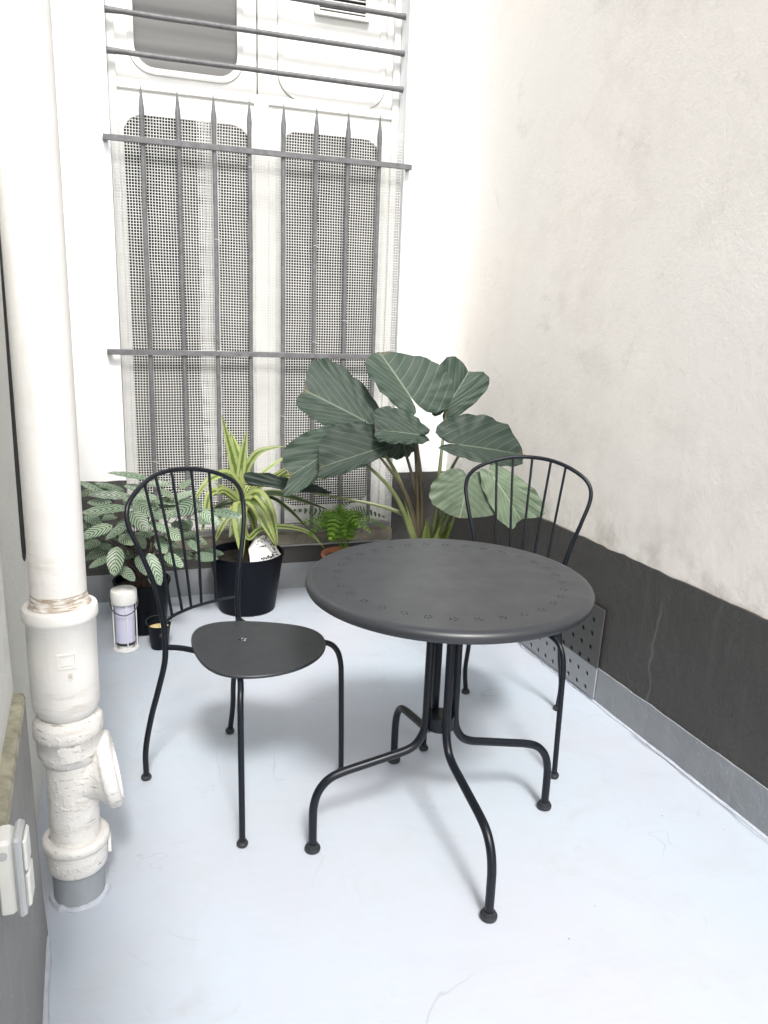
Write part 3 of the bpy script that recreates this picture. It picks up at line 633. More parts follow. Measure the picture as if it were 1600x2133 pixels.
# ================================================================== CHAIRS (local x = sitter's right, y = forward)
def make_chair(label, loc, rz):
    t = thing('bistro_chair', label, 'chair', loc, rz, 'metal bistro chairs at the table')
    half = [(.165, -.208, .008), (.170, -.199, .1), (.160, -.183, .2), (.152, -.154, .3), (.141, -.138, .38), (.137, -.138, .44), (.139, -.140, .5), (.157, -.146, .6), (.187, -.160, .7), (.206, -.182, .775), (.193, -.197, .823), (.143, -.216, .857), (.074, -.242, .877), (0, -.255, .882)]
    full = [V(*p) for p in half] + [V(-p[0], p[1], p[2]) for p in half[::-1][1:]]
    c = cr(full, 7); zz = [p.z for p in c]
    g = G(); g.add(*tube(c, [.0082 - .0016 * min(1, max(0, (z - .5) / .2)) for z in zz], 12)); hoop = g.obj('back_hoop', M['anthracite'], t)
    def at_u(u):
        best = min((p for p in c if p.z > .8), key=lambda p: abs(p.x - u)); return best
    rail = [(.138, -.139, .492), (.11, -.158, .489), (.072, -.176, .487), (.036, -.184, .486), (0, -.187, .486)]
    rl = cr([V(*p) for p in rail] + [V(-p[0], p[1], p[2]) for p in rail[::-1][1:]], 4)
    g = G(); g.add(*tube(rl, .0048, 8)); g.obj('back_rail', M['anthracite'], t)
    for ub, ut in ((.077, .118), (.040, .060), (0, 0), (-.040, -.060), (-.077, -.118)):
        b = min(rl, key=lambda p: abs(p.x - ub)); tp = at_u(ut); m = (b + tp) / 2 + V(0, .006, 0)
        g = G(); g.add(*tube(cr([b, m, tp], 5), .0042, 8)); g.obj('spindle', M['anthracite'], t)
    for s in (1, -1):
        p = [(.137, -.138, .4235), (.116, -.088, .4265), (.104, -.02, .427), (.112, .08, .427), (.140, .148, .4265), (.172, .186, .421), (.190, .203, .398), (.198, .211, .360), (.200, .213, .31), (.202, .216, .15), (.2035, .218, .010)]
        g = G(); g.add(*tube(cr([V(s * a, b_, z) for a, b_, z in p], 5), .0080, 12)); lg = g.obj('front_leg', M['anthracite'], t)
        g = G(); g.add(*lathe([(.008, .0006), (.013, .002), (.0150, .007), (.0145, .011), (.0115, .013), (.0115, .016), (.008, .017)], 18, c=(s * .2035, .218, 0))); g.obj('foot', M['foot'], lg)
        g = G(); g.add(*lathe([(.008, .0006), (.013, .002), (.0150, .007), (.0145, .011), (.0115, .013), (.0115, .016), (.008, .017)], 18, c=(s * .165, -.2085, 0))); g.obj('foot', M['foot'], hoop)
        g = G(); g.add(*tube([(s * .139, -.139, .455), (s * .142, -.150, .456)], .0055, 8)); g.obj('bolt', M['foot'], hoop)
        g = G(); g.add(*box(s * .118 - .008, s * .118 + .008, .045, .065, .434, .4375)); g.obj('seat_clip', M['anthracite'], t, smooth=False)
    n = 56; ol = []
    for i in range(n):
        a = 2 * PI * i / n; ol.append((.181 * math.sin(a) * (1 + .125 * math.cos(a)), .075 + .190 * math.cos(a) - .016 * math.cos(2 * a) + .010 * math.cos(3 * a)))
    ctr = (0, .075)
    sc = lambda k: [(ctr[0] + (p[0] - ctr[0]) * k, ctr[1] + (p[1] - ctr[1]) * k) for p in ol]
    fh = flower(0, .02, .3, .0085, .0034, .0028)
    g = G(); g.add(*holed(sc(.965), fh, .4440, 'z'))
    i0 = len(g.v); rr = [(.965, .4440), (.985, .4437), (.996, .4425), (1.0, .440), (.999, .4365), (.990, .4350), (.97, .4352)]
    for k, z in rr: g.add([(p[0], p[1], z) for p in sc(k)], [])
    for r_ in range(len(rr) - 1):
        for j in range(n): a, b = i0 + r_ * n + j, i0 + r_ * n + (j + 1) % n; g.f.append((b, a, a + n, b + n))
    g.obj('seat', M['anthracite_sheen_top'], t, auto=60)
    return t
chairA = make_chair('dark metal chair with its seat exposed, left of the round table', (.2666, 2.015, 0), R(-53.3 - 90))
chairB = bpy.data.objects.new('bistro_chair', None); COL.objects.link(chairB); chairB.location = (1.1404, 2.0746, 0); chairB.rotation_euler = (0, 0, R(233.06 - 90)); chairB.empty_display_size = .05
tag(chairB, 'dark metal chair tucked under the far side of the table by the right wall', 'chair', 'metal bistro chairs at the table')
for ch in list(chairA.children): copy_obj(ch, chairB)

# ================================================================== POTS AND SMALL THINGS
def pot(name, label, loc, rb, rt, h, m, soil=.03, cat='pot', lip=.004):
    t = thing(name, label, cat, loc); g = G()
    g.add(*lathe([(rb * .9, .0015), (rb, .006), (rb + (rt - rb) * .5, h * .5), (rt - .001, h - .014), (rt + lip, h - .012), (rt + lip, h - .001), (rt + lip - .003, h), (rt - .005, h - .001), (rt - .008, h - .02), (rt - .012, h - soil - .01)], 48, capt=False))
    g.obj('shell', m, t, auto=50)
    g = G(); g.add(*grid(lambda a, b: (0, 0, 0), 1, 1)); g = G()
    vv = [(0, 0, h - soil + .004)]; ff = []
    for k in range(1, 7):
        for j in range(28): a = 2 * PI * j / 28; r = (rt - .0105) * k / 6; vv.append((r * math.cos(a), r * math.sin(a), h - soil + .006 * noise.noise(V(r * 60 * math.cos(a), r * 60 * math.sin(a), h)) * (k < 6)))
    for j in range(28): ff.append((0, 1 + j, 1 + (j + 1) % 28))
    for k in range(5):
        for j in range(28): a = 1 + k * 28; ff.append((a + j, a + 28 + j, a + 28 + (j + 1) % 28, a + (j + 1) % 28))
    g.add(vv, ff); g.obj('soil', M['soil'], t)
    return t
pot('plant_pot', 'tapered black pot of the striped leaves plant behind the lantern', (.032, 3.232, 0), .094, .113, .222, M['pot_black'])
pot('plant_pot', 'glossy black pot lined with a white bag under the yellow-green plant', (.492, 3.372, 0), .128, .166, .272, M['pot_black'], .035)
pot('plant_pot', 'black pot of the elephant ear plant hidden behind the table', (1.205, 2.955, 0), .11, .14, .30, M['pot_black'], .04)
pot('flower_pot', 'terracotta pot of the fern below the window sill', (.945, 3.335, 0), .078, .105, .245, M['terracotta'], .02, lip=.007)
# white soil bag bulging out of the middle pot
BC = V(.492, 3.372, 0)
bag = thing('soil_bag', 'printed white plastic soil bag bulging from the middle black pot', 'bag', tuple(BC))
def bagp(a, b):
    """a: across (-1 left..1 right), b: 0 front rim .. 1 back/top"""
    th = R(-92 + 84 * (a + 1) / 2)
    r = .155 - .098 * b; base = V(r * math.cos(th), r * math.sin(th), .0)
    hump = math.sin(min(1, b * 1.05) * PI * .62) * (.35 + .65 * math.cos((a - .08) * 1.35))
    wr = .006 * noise.noise(V(a * 4.5, b * 4, 3)) + .003 * noise.noise(V(a * 11, b * 9, 1))
    return base + V(0, 0, .256 + .10 * hump + wr) + V(math.cos(th), math.sin(th), 0) * wr
g = G(); g.add(*grid(lambda a, b: bagp(a * 2 - 1, b), 44, 30)); g.obj('sheet', M['bag'], bag)
def bagn(a, b):
    e = .01; p = bagp(a, b); n = (bagp(a + e, b) - p).cross(bagp(a, b + e) - p); n.normalize(); return n if n.z > 0 else -n
def on_bag(vv, ff, a0, b0, su, name, rot=0, curve=0):
    c, s = math.cos(rot), math.sin(rot); out = []
    for p in vv:
        x, y = p.x * c - p.y * s, p.x * s + p.y * c; a = a0 + x * su; b = b0 + y * su * .95 - curve * x * x
        out.append(bagp(a, b) + bagn(a, b) * .0012)
    g = G(); g.add(out, ff); g.obj(name, M['ink'], bag, smooth=False)
vv, ff = text_mesh('UNIVERSEL', .030); on_bag(vv, ff, .10, .50, 9.5, 'print', -.22, 7.0)
# small print lines and the recycling mark
g_v, g_f = [], []
def stroke(x0, x1, y, h):
    n = len(g_v); g_v.extend([V(x0, y, 0), V(x1, y, 0), V(x1, y + h, 0), V(x0, y + h, 0)]); g_f.append((n, n + 1, n + 2, n + 3))
rs = random.Random(3)
for y in (.0, -.006, -.012):
    x = -.022
    while x < .022: l = rs.uniform(.002, .006); stroke(x, min(.022, x + l), y, .0022); x += l + .0016
on_bag(g_v, g_f, .34, .13, 9.5, 'print', -.12)
g_v, g_f = [], []
x = -.018
while x < .018: l = rs.uniform(.004, .009); stroke(x, x + l, rs.uniform(-.001, .001), .0055); x += l + .002
on_bag(g_v, g_f, -.30, .36, 9.5, 'print', -.1)
g_v, g_f = [], []
x = -.03
while x < .03: l = rs.uniform(.003, .009); stroke(x, x + l, rs.uniform(-.002, .002), rs.uniform(.004, .008)); x += l + .0015
on_bag(g_v, g_f, -.25, .07, 9.5, 'print', -.08)
v_, f_ = [], []
for k in range(3):      # three chasing arrows
    a0 = PI / 2 + k * 2 * PI / 3; n = len(v_); m_ = 8
    for i in range(m_ + 1):
        a = a0 - R(50) + R(78) * i / m_
        for r_ in (.0072, .0105): v_.append(V(r_ * math.cos(a), r_ * math.sin(a), 0))
    for i in range(m_): f_.append((n + 2 * i, n + 2 * i + 1, n + 2 * i + 3, n + 2 * i + 2))
    a = a0 + R(28); n = len(v_); v_ += [V(.0048 * math.cos(a), .0048 * math.sin(a), 0), V(.0130 * math.cos(a), .0130 * math.sin(a), 0), V(.0092 * math.cos(a + .55), .0092 * math.sin(a + .55), 0)]; f_.append((n, n + 1, n + 2))
on_bag(v_, f_, .36, .27, 10.0, 'recycling_mark')
# lantern
LC = V(-.040, 3.035, 0)
ln = thing('lantern', 'small white cylindrical lantern with dark handle standing on the floor', 'lantern', tuple(LC))
g = G(); g.add(*lathe([(.040, .196), (.0485, .197), (.050, .200), (.050, .243), (.0485, .249), (.044, .2525), (.03, .2545), (.012, .255)], 40)); g.obj('cap', M['cap_white'], ln, auto=50)
g = G(); g.add(*lathe([(.036, .034), (.037, .037), (.037, .197)], 36)); g.obj('diffuser', M['diffuser'], ln, auto=50)
g = G(); g.add(*lathe([(.034, .022), (.0355, .0235), (.0355, .0338)], 36)); g.obj('lamp_base', M['black_tube'], ln, auto=50)
g = G()
for k in range(4): a = R(10 + 90 * k); g.add(*tube([(.044 * math.cos(a), .044 * math.sin(a), .004), (.044 * math.cos(a), .044 * math.sin(a), .198)], .0024, 8))
g.add(*tube([(.046 * math.cos(2 * PI * i / 36), .046 * math.sin(2 * PI * i / 36), .0032) for i in range(37)], .0030, 8)); g.add(*lathe([(.0455, .002), (.0455, .004), (.030, .0045)], 30)); g.add(*lathe([(.028, .004), (.028, .022)], 24)); g.obj('cage', M['wire_white'], ln, auto=40)
g = G(); g.add(*tube(cr([(-.0505, -.004, .218), (-.051, -.022, .195), (-.036, -.045, .172), (0, -.056, .160), (.036, -.045, .172), (.051, -.022, .195), (.0505, -.004, .218)], 6), .0022, 8)); g.obj('handle', M['black_tube'], ln)
# candle bucket
cb = thing('candle_bucket', 'small black bucket holding a cream candle beside the lantern', 'candle', (.088, 3.012, 0))
g = G(); g.add(*lathe([(.032, .0015), (.0335, .004), (.0445, .096), (.0465, .098), (.0465, .102), (.044, .102), (.0425, .096), (.040, .075)], 36, capt=False)); g.obj('bucket', M['pot_black'], cb, auto=50)
g = G(); g.add(*lathe([(.010, .074), (.0415, .086), (.038, .0878), (.004, .0868)], 30)); wx = g.obj('wax', M['wax'], cb)
g = G(); g.add(*tube([(0, 0, .086), (.001, 0, .095)], .0009, 6)); g.obj('wick', M['black_tube'], wx)
g = G(); g.add(*tube(cr([(-.046, .004, .098), (-.049, .02, .112), (-.03, .040, .119), (0, .047, .1195), (.03, .040, .118), (.049, .02, .11), (.046, .004, .098)], 5), .0014, 6)); g.obj('handle', M['black_tube'], cb)
# specks of plant litter lying on the paint
ALOCASIA = [
  ((1.102, 2.98, 1.016),(0.996, 3.065, 1.188),(1.299, 2.991, 1.039),(0.993, 2.98, 1.015),(1.151, 2.93, 0.44)),
  ((1.3, 3.05, 0.96),(1.417, 3.089, 1.112),(1.434, 3.055, 0.98),(1.244, 3.08, 1.075),(1.224, 2.93, 0.441)),
  ((0.919, 3.05, 0.912),(0.696, 3.114, 1.028),(0.912, 3.139, 1.075),(0.811, 3.024, 0.867),(1.13, 2.93, 0.441)),
  ((0.944, 2.92, 0.805),(0.711, 2.884, 0.749),(0.898, 2.978, 0.908),(0.874, 2.882, 0.742),(1.143, 2.93, 0.439)),
  ((0.826, 3.0, 0.817),(0.603, 2.94, 0.707),(0.733, 3.03, 0.878),(0.729, 2.938, 0.7),(1.121, 2.93, 0.44)),
  ((1.103, 2.88, 0.871),(0.937, 2.895, 0.894),(1.067, 2.938, 0.955),(1.05, 2.854, 0.835),(1.169, 2.93, 0.439)),
  ((1.089, 3.02, 0.836),(0.96, 3.047, 0.781),(1.158, 3.049, 0.773),(0.981, 2.992, 0.895),(1.156, 2.93, 0.442)),
  ((1.214, 2.66, 0.861),(1.471, 2.643, 0.827),(1.221, 2.723, 0.966),(1.24, 2.625, 0.804),(1.213, 2.93, 0.437)),
  ((1.215, 2.62, 0.72),(1.187, 2.584, 0.597),(1.084, 2.624, 0.738),(1.36, 2.614, 0.694),(1.239, 2.93, 0.435)),
  ((1.325, 2.6, 0.736),(1.444, 2.575, 0.581),(1.465, 2.597, 0.713),(1.296, 2.586, 0.654),(1.248, 2.93, 0.433)),
  ((0.721, 3.05, 0.608),(0.466, 3.068, 0.649),(0.622, 3.081, 0.666),(0.629, 3.054, 0.619),(1.191, 2.93, 0.436)),
]
CTENANTHE = [
  ((0.07, 3.27, 0.644),(-0.065, 3.27, 0.672),0.032),
  ((-0.03, 3.24, 0.601),(-0.123, 3.24, 0.636),0.032),
  ((-0.106, 3.22, 0.604),(-0.186, 3.22, 0.646),0.030),
  ((-0.01, 3.18, 0.592),(-0.146, 3.18, 0.605),0.040),
  ((-0.026, 3.12, 0.56),(-0.166, 3.07, 0.561),0.048),
  ((-0.08, 3.06, 0.502),(-0.176, 3.01, 0.479),0.056),
  ((-0.002, 3.04, 0.523),(-0.085, 2.99, 0.478),0.044),
  ((0.007, 3.01, 0.568),(0.052, 2.96, 0.509),0.072),
  ((0.028, 3.07, 0.583),(0.084, 3.02, 0.547),0.060),
  ((0.094, 3.14, 0.591),(0.006, 3.14, 0.601),0.040),
  ((0.194, 3.1, 0.535),(0.09, 3.05, 0.533),0.050),
  ((0.069, 3.05, 0.509),(0.135, 3.0, 0.488),0.044),
  ((0.128, 3.04, 0.477),(0.182, 2.99, 0.459),0.056),
  ((0.259, 3.08, 0.577),(0.171, 3.03, 0.552),0.072),
  ((0.196, 3.22, 0.61),(0.251, 3.22, 0.642),0.034),
  ((0.174, 3.18, 0.577),(0.247, 3.18, 0.598),0.036),
  ((0.08, 3.24, 0.625),(0.162, 3.24, 0.625),0.036),
  ((0.115, 3.2, 0.607),(0.167, 3.15, 0.59),0.034),
  ((-0.057, 3.0, 0.426),(-0.069, 2.95, 0.347),0.072),
  ((0.024, 3.01, 0.387),(0.044, 2.96, 0.335),0.054),
  ((0.063, 2.99, 0.394),(0.095, 2.94, 0.301),0.058),
  ((0.127, 3.02, 0.383),(0.18, 2.97, 0.354),0.054),
  ((0.222, 3.12, 0.408),(0.253, 3.07, 0.382),0.036),
  ((-0.043, 3.01, 0.346),(-0.001, 2.96, 0.313),0.048),
  ((-0.088, 3.12, 0.36),(-0.155, 3.07, 0.341),0.038),
  ((-0.126, 3.14, 0.422),(-0.176, 3.09, 0.412),0.052),
  ((0.272, 3.09, 0.54),(0.33, 3.04, 0.497),0.056),
  ((0.321, 3.07, 0.541),(0.418, 3.02, 0.529),0.040),
  ((-0.166, 3.16, 0.523),(-0.114, 3.11, 0.498),0.052),
  ((-0.04, 3.1, 0.446),(0.005, 3.05, 0.431),0.056),
  ((0.06, 3.0, 0.303),(0.076, 2.95, 0.285),0.028),
  ((-0.077, 3.26, 0.546),(-0.157, 3.26, 0.553),0.044),
  ((0.057, 3.29, 0.591),(-0.014, 3.29, 0.61),0.036),
  ((0.129, 3.22, 0.547),(0.176, 3.17, 0.541),0.044),
  ((0.23, 3.17, 0.479),(0.196, 3.12, 0.444),0.048),
  ((0.1, 3.08, 0.43),(0.124, 3.03, 0.394),0.052),
  ((0.019, 3.1, 0.449),(0.044, 3.05, 0.413),0.052),
  ((-0.122, 3.22, 0.534),(-0.168, 3.17, 0.489),0.048),
  ((0.162, 3.16, 0.475),(0.225, 3.11, 0.469),0.044),
  ((-0.06, 3.2, 0.506),(-0.104, 3.15, 0.507),0.044),
  ((0.089, 3.346, 0.361),(0.181, 3.296, 0.342),0.051),
  ((-0.112, 3.2, 0.477),(-0.181, 3.15, 0.482),0.054),
  ((0.021, 3.219, 0.545),(0.102, 3.169, 0.55),0.036),
  ((-0.004, 3.205, 0.338),(-0.069, 3.155, 0.352),0.052),
  ((0.096, 3.219, 0.563),(0.171, 3.169, 0.558),0.040),
  ((0.268, 3.302, 0.304),(0.364, 3.252, 0.307),0.047),
  ((-0.027, 3.234, 0.323),(-0.119, 3.184, 0.338),0.054),
  ((0.043, 3.289, 0.559),(-0.019, 3.239, 0.551),0.042),
  ((-0.129, 3.267, 0.411),(-0.198, 3.217, 0.417),0.052),
  ((0.017, 3.184, 0.478),(-0.045, 3.134, 0.49),0.056),
  ((0.157, 3.284, 0.318),(0.233, 3.234, 0.315),0.043),
  ((-0.11, 3.316, 0.597),(-0.197, 3.266, 0.582),0.040),
  ((0.251, 3.32, 0.28),(0.328, 3.27, 0.286),0.046),
  ((-0.076, 3.35, 0.349),(-0.163, 3.3, 0.36),0.037),
  ((-0.074, 3.346, 0.484),(-0.167, 3.296, 0.498),0.043),
  ((0.063, 3.207, 0.521),(0.13, 3.157, 0.526),0.038),
  ((0.133, 3.276, 0.28),(0.193, 3.226, 0.285),0.056),
  ((0.078, 3.256, 0.533),(-0.013, 3.206, 0.546),0.045),
  ((-0.108, 3.204, 0.363),(-0.173, 3.154, 0.347),0.053),
  ((0.139, 3.258, 0.312),(0.229, 3.208, 0.309),0.038),
  ((-0.062, 3.333, 0.337),(-0.139, 3.283, 0.34),0.056),
  ((0.264, 3.232, 0.465),(0.353, 3.182, 0.474),0.046),
  ((0.082, 3.293, 0.559),(-0.016, 3.243, 0.562),0.055),
  ((0.045, 3.336, 0.476),(0.11, 3.286, 0.476),0.052),
  ((0.047, 3.317, 0.34),(-0.039, 3.267, 0.352),0.049),
  ((0.046, 3.304, 0.384),(-0.034, 3.254, 0.385),0.051),
  ((0.011, 3.278, 0.307),(-0.072, 3.228, 0.324),0.036),
  ((-0.002, 3.324, 0.387),(-0.094, 3.274, 0.403),0.049),
  ((0.045, 3.332, 0.382),(-0.046, 3.282, 0.394),0.043),
  ((0.217, 3.275, 0.397),(0.297, 3.225, 0.362),0.046),
  ((-0.058, 3.31, 0.329),(-0.126, 3.26, 0.338),0.050),
  ((0.151, 3.256, 0.56),(0.229, 3.206, 0.546),0.049),
  ((0.087, 3.209, 0.385),(0.173, 3.159, 0.383),0.037),
  ((0.085, 3.188, 0.434),(0.002, 3.138, 0.429),0.049),
  ((0.034, 3.213, 0.542),(0.091, 3.163, 0.542),0.042),
  ((-0.028, 3.286, 0.595),(-0.103, 3.236, 0.606),0.048),
  ((-0.025, 3.254, 0.347),(-0.089, 3.204, 0.33),0.042),
  ((-0.081, 3.197, 0.38),(-0.142, 3.147, 0.39),0.048),
  ((0.05, 3.255, 0.508),(0.146, 3.205, 0.508),0.052),
  ((0.195, 3.281, 0.393),(0.263, 3.231, 0.4),0.048),
  ((0.254, 3.18, 0.321),(0.328, 3.13, 0.324),0.054),
  ((-0.083, 3.34, 0.416),(-0.149, 3.29, 0.431),0.049),
  ((0.051, 3.248, 0.485),(-0.02, 3.198, 0.482),0.055),
  ((0.265, 3.269, 0.31),(0.338, 3.219, 0.314),0.056),
  ((0.07, 3.266, 0.496),(0.001, 3.216, 0.5),0.042),
  ((-0.073, 3.329, 0.406),(-0.146, 3.279, 0.419),0.052),
]
DRACAENA = [
  ([(0.459, 3.36, 0.528), (0.456, 3.36, 0.605), (0.437, 3.37, 0.689), (0.392, 3.38, 0.89)],0.049),
  ([(0.466, 3.38, 0.524), (0.463, 3.38, 0.609), (0.462, 3.4, 0.704), (0.435, 3.42, 0.809)],0.046),
  ([(0.468, 3.36, 0.528), (0.466, 3.36, 0.604), (0.478, 3.36, 0.711), (0.496, 3.36, 0.825)],0.038),
  ([(0.472, 3.36, 0.528), (0.478, 3.37, 0.602), (0.519, 3.38, 0.69), (0.57, 3.38, 0.732), (0.669, 3.38, 0.749)],0.033),
  ([(0.48, 3.36, 0.528), (0.502, 3.36, 0.577), (0.608, 3.38, 0.661), (0.774, 3.42, 0.745)],0.016),
  ([(0.477, 3.34, 0.517), (0.51, 3.33, 0.549), (0.581, 3.3, 0.613), (0.717, 3.26, 0.707)],0.030),
  ([(0.484, 3.36, 0.506), (0.535, 3.34, 0.574), (0.662, 3.28, 0.632), (0.741, 3.25, 0.64), (0.829, 3.22, 0.624)],0.035),
  ([(0.482, 3.34, 0.51), (0.504, 3.32, 0.538), (0.536, 3.28, 0.55), (0.579, 3.24, 0.476), (0.607, 3.22, 0.337)],0.052),
  ([(0.476, 3.33, 0.507), (0.49, 3.31, 0.524), (0.517, 3.27, 0.508), (0.552, 3.22, 0.435), (0.599, 3.2, 0.334)],0.049),
  ([(0.465, 3.33, 0.513), (0.455, 3.3, 0.497), (0.445, 3.25, 0.426), (0.45, 3.21, 0.282)],0.065),
  ([(0.462, 3.35, 0.52), (0.453, 3.34, 0.577), (0.418, 3.32, 0.631), (0.379, 3.3, 0.645), (0.31, 3.27, 0.616), (0.242, 3.24, 0.525)],0.041),
  ([(0.456, 3.34, 0.518), (0.417, 3.32, 0.559), (0.347, 3.28, 0.61)],0.025),
  ([(0.455, 3.33, 0.512), (0.41, 3.3, 0.559), (0.375, 3.28, 0.578), (0.34, 3.26, 0.562)],0.033),
  ([(0.455, 3.33, 0.507), (0.394, 3.3, 0.56), (0.329, 3.26, 0.575), (0.305, 3.24, 0.51), (0.283, 3.22, 0.407)],0.033),
  ([(0.459, 3.33, 0.503), (0.425, 3.3, 0.486), (0.384, 3.27, 0.446), (0.332, 3.24, 0.352)],0.035),
  ([(0.479, 3.38, 0.499), (0.555, 3.4, 0.522), (0.633, 3.42, 0.524), (0.74, 3.44, 0.488), (0.897, 3.42, 0.43)],0.033),
  ([(0.486, 3.4, 0.494), (0.602, 3.42, 0.507), (0.695, 3.44, 0.444), (0.816, 3.46, 0.316)],0.019),
  ([(0.476, 3.36, 0.473), (0.487, 3.3, 0.356), (0.535, 3.28, 0.394), (0.616, 3.26, 0.411), (0.746, 3.26, 0.379), (0.834, 3.27, 0.29)],0.025),
  ([(0.464, 3.34, 0.489), (0.435, 3.28, 0.451), (0.4, 3.24, 0.378)],0.033),
  ([(0.481, 3.4, 0.474), (0.514, 3.36, 0.438), (0.532, 3.34, 0.342)],0.035),
  ([(0.466, 3.38, 0.491), (0.419, 3.38, 0.501), (0.364, 3.38, 0.473), (0.338, 3.38, 0.408)],0.030),
]
FERN = [
  ([(0.911, 3.34, 0.339), (0.822, 3.32, 0.427), (0.711, 3.28, 0.411)],0.062),
  ([(0.939, 3.36, 0.332), (1.025, 3.36, 0.444), (1.155, 3.36, 0.401)],0.058),
  ([(0.917, 3.33, 0.342), (0.821, 3.28, 0.419), (0.742, 3.24, 0.358)],0.054),
  ([(0.931, 3.33, 0.341), (0.98, 3.26, 0.426), (1.032, 3.2, 0.372)],0.054),
  ([(0.912, 3.33, 0.346), (0.883, 3.28, 0.448), (0.823, 3.16, 0.355)],0.083),
  ([(0.922, 3.33, 0.346), (0.91, 3.28, 0.447), (0.908, 3.2, 0.36)],0.054),
  ([(0.931, 3.33, 0.345), (0.94, 3.29, 0.465), (0.979, 3.2, 0.395)],0.067),
  ([(0.936, 3.33, 0.341), (0.997, 3.28, 0.442), (1.137, 3.24, 0.371)],0.042),
  ([(0.916, 3.36, 0.338), (0.857, 3.4, 0.432), (0.704, 3.44, 0.439)],0.058),
  ([(0.915, 3.34, 0.344), (0.874, 3.33, 0.458), (0.791, 3.3, 0.416)],0.050),
  ([(0.933, 3.37, 0.334), (0.932, 3.42, 0.438), (1.014, 3.46, 0.467)],0.050),
  ([(0.935, 3.36, 0.337), (1.004, 3.38, 0.422), (1.082, 3.4, 0.389)],0.046),
  ([(0.925, 3.36, 0.333), (0.893, 3.4, 0.398), (0.844, 3.44, 0.432)],0.050),
  ([(0.93, 3.36, 0.337), (0.953, 3.4, 0.433), (0.92, 3.42, 0.462)],0.046),
]
# ================================================================== PLANTS
CAMP = V(0, 0, 1.32)
def face(n, p): return n if n.dot(CAMP - p) > 0 else -n
# ---- elephant ear: peltate heart blades on long stalks
def rad(th):
    pts = [(0, 1.0), (6, .955), (14, .90), (26, .85), (40, .80), (62, .72), (85, .655), (105, .62), (125, .605), (145, .58), (158, .52), (168, .40), (175, .22), (180, .10)]
    for (a, ra), (b, rb) in zip(pts, pts[1:]):
        if a <= th <= b: t = (th - a) / (b - a); t = t * t * (3 - 2 * t) if a > 140 else t; return ra + (rb - ra) * t
    return .1
def heart(A, T, S1, S2, seed, droop=.05, wave=.006):
    A, T, S1, S2 = (Vector(q) for q in (A, T, S1, S2)); d = T - A; Ln = d.length
    c, s = math.cos(R(105)), math.sin(R(105))
    sides = [((Sx - A) / .62 - d * c) / s for Sx in (S1, S2)]
    n0 = face(sides[0].cross(d).normalized(), A)
    v = []; f = []; uv = []; NT, NR = 26, 9
    for si, sv in enumerate(sides):
        sg = 1 if si == 0 else -1; base = len(v); sl_ = sv.length
        for i in range(NT + 1):
            th = 180 * i / NT; rr = rad(th) * (1 + .03 * noise.noise(V(th * .05, si, seed)))
            for j in range(NR + 1):
                q = rr * j / NR; x, y = q * math.sin(R(th)), q * math.cos(R(th))
                p = A + d * y + sv * x
                fold = .16 * min(x, .5) * sl_ * .5
                vein = math.sin((y * 8 * .645 - (x / .62) ** 1.25 * 3.4) * 2 * PI) * .0009 * min(1, x * 5)
                edge = (j / NR) ** 3
                nz = fold * .7 + vein + edge * wave * math.sin(th * .22 + seed * 2 + si * 2.1) * 1.2 - droop * Ln * (y * y if y > 0 else y * y * 1.6) + edge * .012 * noise.noise(V(x * 9, y * 9, seed))
                v.append(p + n0 * nz); uv.append((.5 + sg * .5 * min(1, x / .62), (y + .55) / 1.55))
        for i in range(NT):
            for j in range(NR):
                a = base + i * (NR + 1) + j; f.append((a, a + NR + 1, a + NR + 2, a + 1) if si == 0 else (a, a + 1, a + NR + 2, a + NR + 1))
    return v, f, uv
al = thing('elephant_ear_plant', 'large elephant ear plant with broad dark green leaves in the corner', 'plant', (1.205, 2.955, .26))
aloc = Vector((1.205, 2.955, .26))
for i, (A, T, S1, S2, B) in enumerate(ALOCASIA):
    v, f, uv = heart(A, T, S1, S2, i * 1.7, .06 if i not in (8, 9) else .12)
    o = mk('leaf', [q - aloc for q in v], f, M['alo_backlit'] if i in (8, 9) else M['alo'], al, True, uv)
    A = Vector(A); B = Vector(B); b0 = aloc + (B - aloc) * V(.35, .35, 0) ; b0.z = .262
    out = (A - B); mid = B + out * .45 + V(0, .0, .06 * out.length) - V(out.x, out.y, 0) * .12
    g = G(); ps = cr([b0, B, mid, A - V(0, -.004, .002)], 7); n = len(ps)
    g.add(*tube([p - aloc for p in ps], [.0150 * (1 - k / n) ** 1.3 + .0042 for k in range(n)], 8)); g.obj('stalk', M['petiole_dark'] if i in (0, 3, 5, 6) else M['petiole'], al)
for k in range(9):      # broad sheaths at the base
    a = k * 2.4; b = aloc + V(.05 * math.cos(a), .04 * math.sin(a), .0); tip = b + V(.06 * math.cos(a) + .01, .045 * math.sin(a), .235 + .03 * math.sin(k * 3))
    g = G(); vv = []; uvv = []
    for i in range(9):
        t = i / 8; w_ = .026 * math.sin(PI * min(1, .22 + t * .78)) ; c = b.lerp(tip, t)
        sd_ = V(-math.sin(a), math.cos(a), 0) if abs(math.sin(a)) < .75 else V(1, 0, 0)
        for s in (-1, 0, 1): vv.append(c + sd_ * w_ * s + V(math.cos(a), math.sin(a), 0) * (-.010 * abs(s)) - aloc)
    g.add(vv, [(3 * i + j, 3 * i + j + 1, 3 * i + 4 + j, 3 * i + 3 + j) for i in range(8) for j in range(2)]); g.obj('sheath', M['sheath'], al)
